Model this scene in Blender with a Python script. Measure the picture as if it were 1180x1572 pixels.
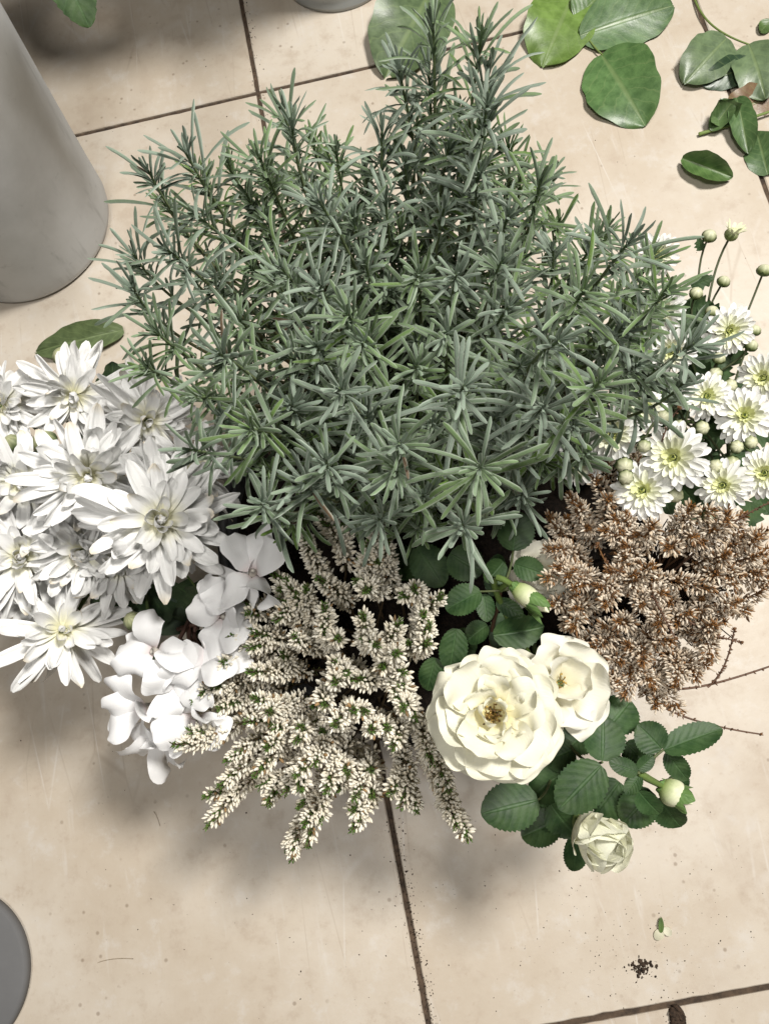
import bpy, math, random
import numpy as np
from mathutils import Vector, Matrix
for o in list(bpy.data.objects): bpy.data.objects.remove(o)
SC = bpy.context.scene
COL = SC.collection
random.seed(7); RNG = np.random.default_rng(7)
PI = math.pi
def nz(v):
    v = np.asarray(v, float); return v / (np.linalg.norm(v) + 1e-12)
# ------------------------------------------------------------------ camera
H = 0.846; FPX = 1150.0; RX, RY = 0.238, 0.087
def rotm(rx, ry):
    c, s = math.cos(rx), math.sin(rx); X = np.array([[1,0,0],[0,c,-s],[0,s,c]])
    c, s = math.cos(ry), math.sin(ry); Y = np.array([[c,0,s],[0,1,0],[-s,0,c]])
    return Y @ X
RC = rotm(RX, RY); CAMP = np.array([0, 0, H])
cam = bpy.data.cameras.new('camera'); camo = bpy.data.objects.new('camera', cam); COL.objects.link(camo)
M4 = np.eye(4); M4[:3,:3] = RC; M4[:3,3] = CAMP
camo.matrix_world = Matrix(M4.tolist())
cam.sensor_fit = 'VERTICAL'; cam.sensor_height = 36; cam.lens = FPX / 1572 * 36
cam.clip_start = 0.01; cam.clip_end = 50
SC.camera = camo
SC.render.resolution_x = 768; SC.render.resolution_y = 1024
def at(px, py, z=0.0):
    """world point at height z seen where the photograph shows it"""
    d = RC @ np.array([(px-590)/FPX, -(py-786)/FPX, -1.0])
    return CAMP + d * ((z - H) / d[2])
# ------------------------------------------------------------------ light
w = bpy.data.worlds.new('World'); SC.world = w; w.use_nodes = True
bg = w.node_tree.nodes['Background']; bg.inputs[0].default_value = (1.0, 0.97, 0.93, 1); bg.inputs[1].default_value = 0.045
def area(name, loc, target, size, power, col):
    l = bpy.data.lights.new(name, 'AREA'); l.shape = 'DISK'; l.size = size; l.energy = power; l.color = col
    o = bpy.data.objects.new(name, l); COL.objects.link(o); o.location = loc
    o.rotation_euler = (Vector(target) - Vector(loc)).to_track_quat('-Z', 'Y').to_euler(); return o
area('ceiling_lamp', (0.88, 0.80, 2.4), (0.0, 0.15, 0.1), 0.5, 86, (1.0, 0.965, 0.91))
area('ceiling_lamp', (-0.25, -0.25, 2.5), (0.0, 0.15, 0.1), 0.5, 22, (1.0, 0.965, 0.91))
vs = SC.view_settings; vs.view_transform = 'Standard'; vs.look = 'None'; vs.exposure = 0.0; vs.gamma = 1.0; vs.use_curve_mapping = False
# ------------------------------------------------------------------ materials
class NT:
    def __init__(s, name):
        s.m = bpy.data.materials.new(name); s.m.use_nodes = True; s.t = s.m.node_tree; s.t.nodes.clear()
        s.out = s.n('ShaderNodeOutputMaterial')
    def n(s, typ, **kw):
        nd = s.t.nodes.new(typ)
        for k, v in kw.items(): setattr(nd, k, v)
        return nd
    def set(s, sock, v):
        if isinstance(v, bpy.types.NodeSocket): s.t.links.new(v, sock)
        elif v is not None:
            if isinstance(v, tuple) and len(v) == 3 and sock.type == 'RGBA': v = v + (1,)
            sock.default_value = v
    def math(s, op, a, b=None, c=None, clamp=False):
        nd = s.n('ShaderNodeMath', operation=op); nd.use_clamp = clamp
        s.set(nd.inputs[0], a); s.set(nd.inputs[1], b)
        if c is not None: s.set(nd.inputs[2], c)
        return nd.outputs[0]
    def ramp(s, f, a, b):      # smooth 0..1 of f between a and b
        nd = s.n('ShaderNodeMapRange', interpolation_type='SMOOTHSTEP'); s.set(nd.inputs[0], f)
        nd.inputs[1].default_value = a; nd.inputs[2].default_value = b
        return nd.outputs[0]
    def mix(s, f, a, b, blend='MIX'):
        nd = s.n('ShaderNodeMix', data_type='RGBA', blend_type=blend)
        s.set(nd.inputs[0], f); s.set(nd.inputs[6], a); s.set(nd.inputs[7], b); return nd.outputs[2]
    def noise(s, vec, scale, detail=4, rough=0.6):
        nd = s.n('ShaderNodeTexNoise'); s.set(nd.inputs['Vector'], vec)
        nd.inputs['Scale'].default_value = scale; nd.inputs['Detail'].default_value = detail; nd.inputs['Roughness'].default_value = rough
        return nd.outputs['Fac']
    def attr(s, name):
        return s.n('ShaderNodeAttribute', attribute_name=name)
    def pos(s):
        return s.n('ShaderNodeNewGeometry').outputs['Position']
    def bump(s, h, strength, dist=0.001):
        nd = s.n('ShaderNodeBump'); nd.inputs['Strength'].default_value = strength; nd.inputs['Distance'].default_value = dist
        s.set(nd.inputs['Height'], h); return nd.outputs[0]
    def pbr(s, col, rough, normal=None, spec=0.5, metal=0.0, transl=0.0, tcol=None):
        p = s.n('ShaderNodeBsdfPrincipled'); s.set(p.inputs['Base Color'], col); s.set(p.inputs['Roughness'], rough)
        p.inputs['Specular IOR Level'].default_value = spec; s.set(p.inputs['Metallic'], metal)
        if normal is not None: s.set(p.inputs['Normal'], normal)
        sh = p.outputs[0]
        if transl > 0:
            tr = s.n('ShaderNodeBsdfTranslucent'); s.set(tr.inputs[0], tcol if tcol is not None else col)
            mx = s.n('ShaderNodeMixShader'); mx.inputs[0].default_value = transl
            s.t.links.new(sh, mx.inputs[1]); s.t.links.new(tr.outputs[0], mx.inputs[2]); sh = mx.outputs[0]
        s.t.links.new(sh, s.out.inputs[0]); return s.m
MAT = {}
def m_tile():
    g = NT('stone_tile'); P = g.n('ShaderNodeTexCoord').outputs['Object']
    oi = g.n('ShaderNodeObjectInfo').outputs['Random']
    mp = g.n('ShaderNodeVectorMath', operation='ADD'); g.set(mp.inputs[0], P)
    cx = g.n('ShaderNodeCombineXYZ'); g.set(cx.inputs[2], g.math('MULTIPLY', oi, 9.0)); g.set(mp.inputs[1], cx.outputs[0]); V = mp.outputs[0]
    a = g.noise(V, 5.0, 6, 0.62); b = g.noise(V, 26, 6, 0.7); c = g.noise(V, 140, 3, 0.6)
    col = g.mix(g.ramp(a, 0.3, 0.7), (0.50, 0.425, 0.335), (0.595, 0.535, 0.455))
    col = g.mix(g.math('MULTIPLY', g.ramp(b, 0.50, 0.70), 0.6), col, (0.43, 0.35, 0.27))
    col = g.mix(g.math('MULTIPLY', g.ramp(b, 0.48, 0.30), 0.5), col, (0.62, 0.585, 0.54))
    col = g.mix(g.math('MULTIPLY', g.ramp(c, 0.60, 0.78), 0.35), col, (0.40, 0.31, 0.23))
    # grime smears and scuffs with shapes of their own
    st = g.n('ShaderNodeMapping'); g.set(st.inputs[0], V); st.inputs['Scale'].default_value = (26, 3.0, 1); st.inputs['Rotation'].default_value = (0, 0, 0.35)
    s1 = g.noise(st.outputs[0], 2.2, 5, 0.65)
    col = g.mix(g.math('MULTIPLY', g.ramp(s1, 0.60, 0.74), 0.35), col, (0.66, 0.63, 0.59))
    s2 = g.noise(V, 3.1, 5, 0.7)
    col = g.mix(g.math('MULTIPLY', g.ramp(s2, 0.52, 0.72), 0.42), col, (0.40, 0.32, 0.25))
    sp = g.n('ShaderNodeTexVoronoi'); g.set(sp.inputs['Vector'], V); sp.inputs['Scale'].default_value = 55
    k = g.math('MULTIPLY', g.ramp(sp.outputs['Distance'], 0.15, 0.06), g.ramp(g.noise(V, 9, 3), 0.45, 0.58))
    col = g.mix(g.math('MULTIPLY', k, 0.6), col, (0.22, 0.16, 0.11))
    for rot_, sc_, th in ((0.5, 9, .015), (-0.9, 7, .012)):
        q = g.n('ShaderNodeMapping'); g.set(q.inputs[0], V); q.inputs['Rotation'].default_value = (0, 0, rot_); q.inputs['Scale'].default_value = (sc_, sc_*.13, 1)
        vv = g.n('ShaderNodeTexVoronoi', feature='DISTANCE_TO_EDGE'); g.set(vv.inputs['Vector'], q.outputs[0]); vv.inputs['Scale'].default_value = 2.0
        k = g.math('MULTIPLY', g.ramp(vv.outputs['Distance'], th, 0.0), g.ramp(g.noise(V, 7, 3), 0.5, 0.65)); col = g.mix(g.math('MULTIPLY', k, 0.4), col, (0.36, 0.29, 0.22) if rot_ > 0 else (0.68, 0.65, 0.61))
    h = g.math('ADD', g.math('MULTIPLY', b, 0.6), g.math('MULTIPLY', c, 0.4))
    return g.pbr(col, g.math('ADD', 0.30, g.math('MULTIPLY', b, 0.3)), g.bump(h, 0.25, 0.0012), 0.5)
MAT['tile'] = m_tile()
def m_plain(name, c1, c2, scale, rough, bump=0.3, spec=0.3, dist=0.001, metal=0.0):
    g = NT(name); P = g.pos(); a = g.noise(P, scale, 5, 0.65)
    return g.pbr(g.mix(g.ramp(a, 0.3, 0.7), c1, c2), rough, g.bump(a, bump, dist), spec, metal)
MAT['grout'] = m_plain('grout', (0.035, 0.026, 0.02), (0.11, 0.075, 0.05), 60, 0.9, 0.6)
MAT['soil'] = m_plain('soil', (0.006, 0.0045, 0.0035), (0.02, 0.014, 0.010), 220, 0.95, 1.0, 0.2, 0.004)
MAT['crumb'] = m_plain('crumb', (0.02, 0.014, 0.01), (0.07, 0.045, 0.03), 300, 0.95, 0.6)
MAT['planter'] = m_plain('planter', (0.03, 0.03, 0.032), (0.055, 0.055, 0.055), 40, 0.55)
def m_zinc(name, base, rough):
    g = NT(name); P = g.n('ShaderNodeTexCoord').outputs['Object']
    a = g.noise(P, 9, 5, 0.6); b = g.noise(P, 55, 4, 0.7)
    mp = g.n('ShaderNodeMapping'); g.set(mp.inputs[0], P); mp.inputs['Scale'].default_value = (14, 14, 3); c = g.noise(mp.outputs[0], 2.0, 4, 0.7)
    d = tuple(x*0.86 for x in base); l = tuple(min(1, x*1.10) for x in base)
    col = g.mix(g.ramp(a, 0.3, 0.7), d, l)
    col = g.mix(g.math('MULTIPLY', g.ramp(b, 0.6, 0.8), 0.45), col, tuple(x*0.5 for x in base))
    col = g.mix(g.math('MULTIPLY', g.ramp(c, 0.58, 0.75), 0.5), col, tuple(x*0.55 for x in base))
    return g.pbr(col, g.math('ADD', rough, g.math('MULTIPLY', a, 0.25)), g.bump(b, 0.15, 0.0006), 0.5, 0.25)
MAT['zinc'] = m_zinc('zinc', (0.47, 0.485, 0.495), 0.42)
MAT['zinc_dark'] = m_zinc('zinc_dark', (0.30, 0.31, 0.30), 0.38)
MAT['grey_disc'] = m_plain('grey_plastic', (0.14, 0.14, 0.142), (0.155, 0.155, 0.157), 20, 0.75, 0.05, 0.2)
def m_leaf(name, veins, vcol, rough, transl=0.18, spec=0.45, gloss_noise=0.15, vein_mix=0.35, vb=0.12):
    g = NT(name); C = g.attr('Col').outputs['Color']; st = g.n('ShaderNodeSeparateXYZ'); g.set(st.inputs[0], g.attr('st').outputs['Vector'])
    t, s = st.outputs[0], st.outputs[1]; sa = g.math('ABSOLUTE', s); P = g.pos()
    n1 = g.noise(P, 70, 4, 0.6); n2 = g.noise(P, 420, 3, 0.6)
    mid = g.ramp(sa, 0.10, 0.02)
    ph = g.math('MULTIPLY', g.math('ADD', g.math('SUBTRACT', t, g.math('MULTIPLY', sa, 0.28)), g.math('MULTIPLY', g.noise(P, 45, 2), 0.16)), veins * 2 * PI)
    sv = g.ramp(g.math('SINE', ph), 0.90, 1.0)
    v = g.math('MAXIMUM', mid, g.math('MULTIPLY', sv, 0.55))
    col = g.mix(g.ramp(n1, 0.25, 0.75), g.mix(0.35, C, (0, 0, 0)), g.mix(0.05, C, (0.6, 0.7, 0.3)))
    col = g.mix(g.math('MULTIPLY', v, vein_mix), col, vcol)
    hgt = g.math('ADD', g.math('MULTIPLY', g.math('SINE', ph), vb), g.math('ADD', g.math('MULTIPLY', n2, 0.35), g.math('MULTIPLY', mid, -0.8)))
    return g.pbr(col, g.math('ADD', rough, g.math('MULTIPLY', n1, gloss_noise)), g.bump(hgt, 0.5, 0.0008), spec, 0, transl)
MAT['rose_leaf'] = m_leaf('rose_leaf', 7, (0.07, 0.14, 0.05), 0.42, 0.06, 0.32, 0.2, 0.35)
MAT['mum_leaf'] = m_leaf('chrysanthemum_leaf', 6, (0.09, 0.16, 0.06), 0.5, 0.10)
MAT['cut_leaf'] = m_leaf('cut_leaf', 7, (0.22, 0.29, 0.12), 0.28, 0.08, 0.6, 0.2, 0.45)
def m_lav():
    g = NT('lavender_leaf'); C = g.attr('Col').outputs['Color']; st = g.n('ShaderNodeSeparateXYZ'); g.set(st.inputs[0], g.attr('st').outputs['Vector'])
    sa = g.math('ABSOLUTE', st.outputs[1]); P = g.pos(); n = g.noise(P, 900, 3, 0.7); n1 = g.noise(P, 60, 3)
    col = g.mix(g.math('MULTIPLY', g.ramp(sa, 0.50, 0.90), 0.5), C, (0.42, 0.46, 0.40))      # felted pale margins
    col = g.mix(g.math('MULTIPLY', g.ramp(n, 0.5, 0.8), 0.25), col, (0.44, 0.47, 0.41))
    col = g.mix(g.math('MULTIPLY', g.ramp(sa, 0.16, 0.04), 0.35), col, g.mix(0.5, C, (0, 0.01, 0)))
    col = g.mix(g.math('MULTIPLY', g.ramp(n1, 0.45, 0.75), 0.3), col, g.mix(0.3, C, (0.02, 0.05, 0.02)))
    return g.pbr(col, 0.62, g.bump(n, 0.35, 0.0004), 0.35, 0, 0.10)
MAT['lavender'] = m_lav()
def m_col(name, rough=0.6, transl=0.0, spec=0.3, nscale=300, var=0.25):
    g = NT(name); C = g.attr('Col').outputs['Color']; n = g.noise(g.pos(), nscale, 4, 0.65)
    col = g.mix(g.math('MULTIPLY', g.ramp(n, 0.35, 0.75), var), C, g.mix(0.6, C, (0, 0, 0)))
    return g.pbr(col, rough, g.bump(n, 0.3, 0.0005), spec, 0, transl)
MAT['stem'] = m_col('stem', 0.6); MAT['floret'] = m_col('floret', 0.6, 0.12, 0.3, 900, 0.15); MAT['bud'] = m_col('bud', 0.5, 0.08)
def m_petal(name, ridges, bumpk, transl, rough=0.55):
    g = NT(name); C = g.attr('Col').outputs['Color']; st = g.n('ShaderNodeSeparateXYZ'); g.set(st.inputs[0], g.attr('st').outputs['Vector'])
    t, s = st.outputs[0], st.outputs[1]; P = g.pos()
    n = g.noise(P, 90, 4, 0.6); cx = g.n('ShaderNodeCombineXYZ'); g.set(cx.inputs[0], g.math('MULTIPLY', s, ridges)); g.set(cx.inputs[1], g.math('MULTIPLY', t, 1.6))
    r = g.noise(cx.outputs[0], 2.0, 4, 0.6)
    col = g.mix(g.math('MULTIPLY', g.ramp(r, 0.4, 0.7), 0.10), C, g.mix(0.25, C, (0.55, 0.55, 0.45)))
    col = g.mix(g.math('MULTIPLY', g.ramp(n, 0.55, 0.8), 0.06), col, (0.66, 0.60, 0.46))
    return g.pbr(col, rough, g.bump(g.math('ADD', r, g.math('MULTIPLY', n, 0.6)), bumpk, 0.0012), 0.25, 0, transl)
MAT['mum_petal'] = m_petal('chrysanthemum_petal', 5.0, 0.5, 0.10)
MAT['small_petal'] = m_petal('small_petal', 3.0, 0.4, 0.15)
MAT['rose_petal'] = m_petal('rose_petal', 7.0, 0.35, 0.18)
MAT['cyc_petal'] = m_petal('cyclamen_petal', 6.0, 0.25, 0.14, 0.45)
# ------------------------------------------------------------------ mesh tools
class MB:
    def __init__(s): s.V = []; s.F4 = []; s.F3 = []; s.C = []; s.S = []; s.n = 0
    def add(s, V, F, col, st=None):
        V = np.asarray(V, float); F = np.asarray(F, int); k = len(V)
        s.V.append(V)
        (s.F4 if F.shape[1] == 4 else s.F3).append(F + s.n)
        col = np.asarray(col, float)
        s.C.append(np.broadcast_to(col, (k, 3)) if col.ndim == 1 else col)
        s.S.append(np.zeros((k, 3)) if st is None else st); s.n += k
        return s
    def build(s, name, mat, parent=None, origin=(0,0,0), smooth=True):
        V = np.concatenate(s.V) - np.asarray(origin, float)
        me = bpy.data.meshes.new(name)
        f4 = np.concatenate(s.F4) if s.F4 else np.zeros((0,4), int); f3 = np.concatenate(s.F3) if s.F3 else np.zeros((0,3), int)
        nl = f4.size + f3.size; npo = len(f4) + len(f3)
        me.vertices.add(len(V)); me.vertices.foreach_set('co', V.astype(np.float32).ravel())
        me.loops.add(nl); me.loops.foreach_set('vertex_index', np.concatenate([f4.ravel(), f3.ravel()]).astype(np.int32))
        me.polygons.add(npo)
        ls = np.concatenate([np.arange(len(f4))*4, f4.size + np.arange(len(f3))*3]).astype(np.int32)
        me.polygons.foreach_set('loop_start', ls)
        me.polygons.foreach_set('use_smooth', np.full(npo, smooth))
        me.update(calc_edges=True); me.validate()
        C = np.concatenate([np.concatenate(s.C), np.ones((len(V),1))], 1)
        a = me.color_attributes.new('Col', 'FLOAT_COLOR', 'POINT'); a.data.foreach_set('color', C.astype(np.float32).ravel())
        b = me.attributes.new('st', 'FLOAT_VECTOR', 'POINT'); b.data.foreach_set('vector', np.concatenate(s.S).astype(np.float32).ravel())
        me.materials.append(MAT[mat] if isinstance(mat, str) else mat)
        o = bpy.data.objects.new(name, me); COL.objects.link(o)
        if parent is not None: o.parent = parent
        else: o.location = origin
        return o
def world_origin(o):
    p = np.zeros(3)
    while o is not None: p = p + np.array(o.location); o = o.parent
    return p
def tag(o, label=None, cat=None, group=None, kind=None):
    if label: o['label'] = label
    if cat: o['category'] = cat
    if group: o['group'] = group
    if kind: o['kind'] = kind
    return o
def thing(name, label, cat, loc=(0,0,0), group=None):
    o = bpy.data.objects.new(name, None); COL.objects.link(o); o.location = loc; o.empty_display_size = 0.02
    return tag(o, label, cat, group)
def grid_faces(nu, nv, wrap=False):
    i = np.arange(nu-1)[:,None]; m = nv if wrap else nv-1; j = np.arange(m)[None,:]; j2 = (j+1) % nv
    return np.stack([i*nv+j, (i+1)*nv+j, (i+1)*nv+j2, i*nv+j2], -1).reshape(-1,4)
def frame(xd, zd):
    x = nz(xd); z = np.asarray(zd, float); z = z - x*np.dot(x, z)
    if np.linalg.norm(z) < 1e-6: z = np.cross(x, [0.3, 1, 0.2])
    z = nz(z); y = np.cross(z, x); return np.stack([x, y, z], 1)
PROF = {
 'ovate':  lambda t: t**0.55*(1-t)**0.62,
 'obovate':lambda t: t**0.80*(1-t)**0.30,
 'broad':  lambda t: t**0.62*(1-t)**0.22,
 'mum':    lambda t: t**0.55*(1-t)**0.40,
 'strap':  lambda t: np.minimum(1, (t/0.35)**0.6)*np.minimum(1, ((1-t)/0.16)**0.5),
 'lav':    lambda t: (0.35+0.65*np.minimum(1, (t/0.55)))*np.minimum(1, ((1-t)/0.10+0.02)**0.5),
}
def blade(L, W, prof='ovate', nu=10, nv=5, a0=0.0, bend=0.0, bendp=1.0, fold=0.0, cup=0.0, ruf=0.0, ruff=3.0, serr=0.0, nser=12, twist=0.0, side=0.0, groove=0.0, tmin=0.015, rng=random, lobes=0.0, rib=0.0, edge=0.0):
    t = np.linspace(0, 1, nu); s = np.linspace(-1, 1, nv)
    if prof in ('broad','obovate','strap','lav'): t = 1-(1-t)**1.7
    tt = tmin + (1-tmin-0.004)*t; wv = PROF[prof](tt); td = np.linspace(0.02, 0.98, 60); wv = wv / PROF[prof](td).max()
    ang = a0 + bend * t**bendp
    dx = np.cos(ang); dz = np.sin(ang); ds = np.diff(t)*L
    cx = np.concatenate([[0], np.cumsum((dx[1:]+dx[:-1])/2*ds)]); cz = np.concatenate([[0], np.cumsum((dz[1:]+dz[:-1])/2*ds)])
    T, S = np.meshgrid(t, s, indexing='ij'); Wd = wv[:,None]*W/2
    if serr > 0:
        saw = 1 - serr*((T*nser) % 1.0); Wd = Wd*np.where(np.abs(S) > 0.99, saw, 1)
    if lobes > 0:
        Wd = Wd*(1 - lobes*(0.5+0.5*np.cos(T*PI*2*3.5+0.4))*np.abs(S))
    if edge > 0:
        e1 = rng.uniform(0,6.28); e2 = rng.uniform(0,6.28); Wd = Wd*(1 + edge*np.abs(S)*(np.sin(T*7+e1+S*1.3)+.7*np.sin(T*17+e2+S*2)+.5*np.sin(T*31+e1)))
    Y = S*Wd; ph = rng.uniform(0, 6.28); ph2 = rng.uniform(0, 6.28)
    Z = fold*np.abs(Y) + cup*Y*Y/max(W/2, 1e-6) - groove*np.exp(-(S/0.25)**2)*Wd
    Z = Z + ruf*W*np.abs(S)**1.5*np.sin(T*ruff*PI + ph + (S > 0)*1.7)*np.minimum(1, T*2) + 0.4*ruf*W*np.sin(S*4+ph2)*T*T
    if rib: Z = Z + rib*Wd*np.cos(S*PI*3)*np.sin(np.clip(T,0,1)*PI)**.5
    if twist:
        a = twist*T; Y, Z = Y*np.cos(a) - Z*np.sin(a), Y*np.sin(a) + Z*np.cos(a)
    if prof in ('obovate','broad'): X0 = cx[:,None] + 0*S; 
    else: X0 = cx[:,None] + 0*S
    nx, nzv = -dz[:,None], dx[:,None]
    X = X0 + nx*Z; ZZ = cz[:,None] + nzv*Z; Yv = Y + side*(T**2)*L
    V = np.stack([X, Yv, ZZ], -1).reshape(-1,3); st = np.stack([T, S, 0*T], -1).reshape(-1,3)
    return V, grid_faces(nu, nv), st
def place(V, o, xd, zd, sc=1.0): return np.asarray(o) + (V*sc) @ frame(xd, zd).T
def bez(p0, p1, p2, p3, n):
    t = np.linspace(0, 1, n)[:,None]
    return (1-t)**3*np.array(p0) + 3*t*(1-t)**2*np.array(p1) + 3*t*t*(1-t)*np.array(p2) + t**3*np.array(p3)
def tube(P, r, k=6, cap=True):
    P = np.asarray(P, float); n = len(P); r = np.broadcast_to(np.asarray(r, float), (n,))
    T = np.gradient(P, axis=0); T = T/(np.linalg.norm(T, axis=1)[:,None]+1e-12)
    ref = np.array([0.31, 0.2, 0.93]);
    if abs(np.dot(nz(T.mean(0)), nz(ref))) > 0.92: ref = np.array([0.9, 0.3, 0.1])
    U = ref - T*(T@ref)[:,None]; U = U/np.linalg.norm(U, axis=1)[:,None]; W = np.cross(T, U)
    a = np.linspace(0, 2*PI, k, endpoint=False)
    V = P[:,None,:] + r[:,None,None]*(np.cos(a)[None,:,None]*U[:,None,:] + np.sin(a)[None,:,None]*W[:,None,:])
    V = V.reshape(-1,3); F = grid_faces(n, k, True)
    if cap:
        V = np.concatenate([V, P[:1], P[-1:]]); a0 = len(V)-2; j = np.arange(k)
        F = np.concatenate([F, np.stack([np.full(k,a0), (j+1)%k, j, np.full(k,a0)], 1), np.stack([np.full(k,a0+1), (n-1)*k+j, (n-1)*k+(j+1)%k, np.full(k,a0+1)], 1)])
        q = F[:len(F)-2*k]; tr = F[len(F)-2*k:, :3]
        return V, q, tr
    return V, F, None
def add_tube(mb, P, r, col, k=6):
    V, q, tr = tube(P, r, k); n0 = mb.n; mb.add(V, q, col)
    if tr is not None: mb.F3.append(tr + n0)
    return mb
def lathe(prof, k=64):
    prof = np.asarray(prof, float); a = np.linspace(0, 2*PI, k, endpoint=False)
    V = np.stack([prof[:,0][:,None]*np.cos(a), prof[:,0][:,None]*np.sin(a), prof[:,1][:,None]+0*a], -1).reshape(-1,3)
    return V, grid_faces(len(prof), k, True)
def instance(tV, tF, O, R, S):   # O (N,3), R (N,3,3), S (N,3)
    N = len(O); V = np.einsum('nij,nkj->nki', R, tV[None]*S[:,None,:]) + O[:,None,:]
    F = (tF[None] + (np.arange(N)*len(tV))[:,None,None]).reshape(-1, tF.shape[1]); return V.reshape(-1,3), F
def frames(xd):
    x = xd/np.linalg.norm(xd, axis=1)[:,None]; r = RNG.normal(size=x.shape); z = np.cross(x, r); z /= np.linalg.norm(z, axis=1)[:,None]
    return np.stack([x, np.cross(z, x), z], 2)
# ------------------------------------------------------------------ floor: grout bed and tiles
YAW = 0.192; TW, TL = 0.6, 1.165; O0 = np.array([-0.026, -0.341])
UX = np.array([math.cos(YAW), math.sin(YAW)]); VX = np.array([-math.sin(YAW), math.cos(YAW)])
mb = MB(); c = [O0 + UX*TW*a + VX*TL*b for a, b in ((-3,-2),(4,-2),(4,3),(-3,3))]
mb.add([[*p, -0.0028] for p in c], [[0,1,2,3]], (0.1,0.1,0.1))
floor = mb.build('floor', 'grout'); tag(floor, kind='structure')
def tile_mesh(seed):
    r = random.Random(seed); g = 0.0027; n1, n2 = 60, 110; pts = []
    x0, x1, y0, y1 = g, TW-g, g, TL-g
    for i in range(n1): pts.append((x0+(x1-x0)*i/n1, y0, 0, 1))
    for i in range(n2): pts.append((x1, y0+(y1-y0)*i/n2, -1, 0))
    for i in range(n1): pts.append((x1-(x1-x0)*i/n1, y1, 0, -1))
    for i in range(n2): pts.append((x0, y1-(y1-y0)*i/n2, 1, 0))
    k = len(pts); top, mid, bot = [], [], []
    for (x, y, nx, ny) in pts:
        j = abs(r.gauss(0, 0.00028)) + (0.0009*r.random() if r.random() < 0.06 else 0)
        top.append((x+nx*(j+0.0012), y+ny*(j+0.0012), 0)); mid.append((x+nx*j, y+ny*j, -0.0011)); bot.append((x, y, -0.0045))
    vs_ = top+mid+bot; fs = [list(range(k))]
    for a in (0, 1):
        for i in range(k): fs.append([a*k+i, (a+1)*k+i, (a+1)*k+(i+1)%k, a*k+(i+1)%k])
    me = bpy.data.meshes.new('tile'); me.from_pydata(vs_, [], fs); me.materials.append(MAT['tile']); me.update(); return me
for a in range(-2, 3):
    for b in range(-1, 2):
        o = bpy.data.objects.new('tile', tile_mesh(a*7+b)); COL.objects.link(o); o.parent = floor
        p = O0 + UX*TW*a + VX*TL*b; o.location = (p[0], p[1], random.uniform(-0.0003, 0.0003)); o.rotation_euler = (0, 0, YAW)
# ------------------------------------------------------------------ metal vessels
def vessel(name, label, cat, px, py, prof, mat, group=None, parts=(), k=96):
    p = at(px, py, 0); t = thing(name, label, cat, (p[0], p[1], 0.0012), group)
    V, F = lathe(prof, k); MB().add(V, F, (0.5,0.5,0.5)).build('body', mat, t)
    for nm, pr in parts:
        V, F = lathe(pr, k); MB().add(V, F, (0.5,0.5,0.5)).build(nm, mat, t)
    return t
def ring(r, z, w):  # closed rounded ring profile
    a = np.linspace(0, 2*PI, 9); return [(r+w*math.cos(x), z+w*math.sin(x)) for x in a]
# tall flared vase: foot, wall outside, lip, inside
VR, VT, VH = 0.118, 0.150, 0.46
prof = [(0,0.001),(VR-0.008,0.001),(VR-0.002,0.004),(VR,0.012)] + [(VR+(VT-VR)*t**1.1, 0.012+(VH-0.012)*t) for t in np.linspace(0.05,1,18)]
prof += [(VT-0.003,VH)] + [(VR-0.003+(VT-VR)*t**1.1, 0.012+(VH-0.012)*t) for t in np.linspace(0.98,0.05,14)] + [(VR-0.01,0.012),(0,0.012)]
vase = vessel('metal_vase', 'tall plain galvanised grey metal vase widening upwards beside the grey-green lavender', 'vase', 42, 348, prof, 'zinc', None, [('rim', ring(VT+0.001, VH, 0.0035))])
BR, BT, BH = 0.082, 0.105, 0.24
prof = [(0,0.006),(BR-0.010,0.006),(BR-0.008,0.0),(BR,0.0),(BR+0.001,0.006),(BR-0.003,0.010)] + [(BR-0.003+(BT-BR)*t, 0.010+(BH-0.01)*t) for t in np.linspace(0.04,1,14)] + [(BT-0.005,BH)] + [(BR-0.006+(BT-BR)*t, 0.010+(BH-0.01)*t) for t in np.linspace(0.98,0.04,10)] + [(0,0.012)]
vessel('metal_bucket', 'dark grey zinc bucket with a rolled foot ring near the large flat leaf', 'bucket', 517, -52, prof, 'zinc_dark', None, [('rim', ring(BT-0.002, BH, 0.003))])
DR = 0.083
prof = [(0,0.0),(DR-0.004,0.0),(DR-0.0005,0.002),(DR,0.008),(DR-0.001,0.012),(DR-0.004,0.0135),(0,0.0138)]
vessel('round_lid', 'plain flat mid grey round lid lying alone on the tiles', 'lid', -64, 1492, prof, 'grey_disc')
# ------------------------------------------------------------------ planter
pc = at(660, 800, 0.17); PC = np.array([pc[0], pc[1], 0.0015]); PR = 0.198
planter = thing('planter_bowl', 'dark round planter bowl under the massed flowering plants', 'planter', PC)
prof = [(0,0),(0.10,0),(0.112,0.004)] + [(0.112+(PR-0.112)*math.sin(t*PI/2)**0.9, 0.004+0.166*t) for t in np.linspace(0.1,1,12)] + [(PR-0.006,0.173),(PR-0.012,0.165),(PR-0.02,0.13),(0.10,0.03),(0,0.02)]
V, F = lathe(prof, 72); MB().add(V, F, (0.1,)*3).build('bowl', 'planter', planter)
V, F = lathe(ring(PR-0.003, 0.171, 0.005), 72); MB().add(V, F, (0.1,)*3).build('rim', 'planter', planter)
rr = np.linspace(0, PR-0.011, 26); V, F = lathe([(r, 0.158) for r in rr[::-1]], 90)
V[:,2] += RNG.normal(0, 0.0022, len(V)); tag(MB().add(V, F, (0.02,)*3).build('soil', 'soil', planter))
ZS = 0.155
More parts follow.
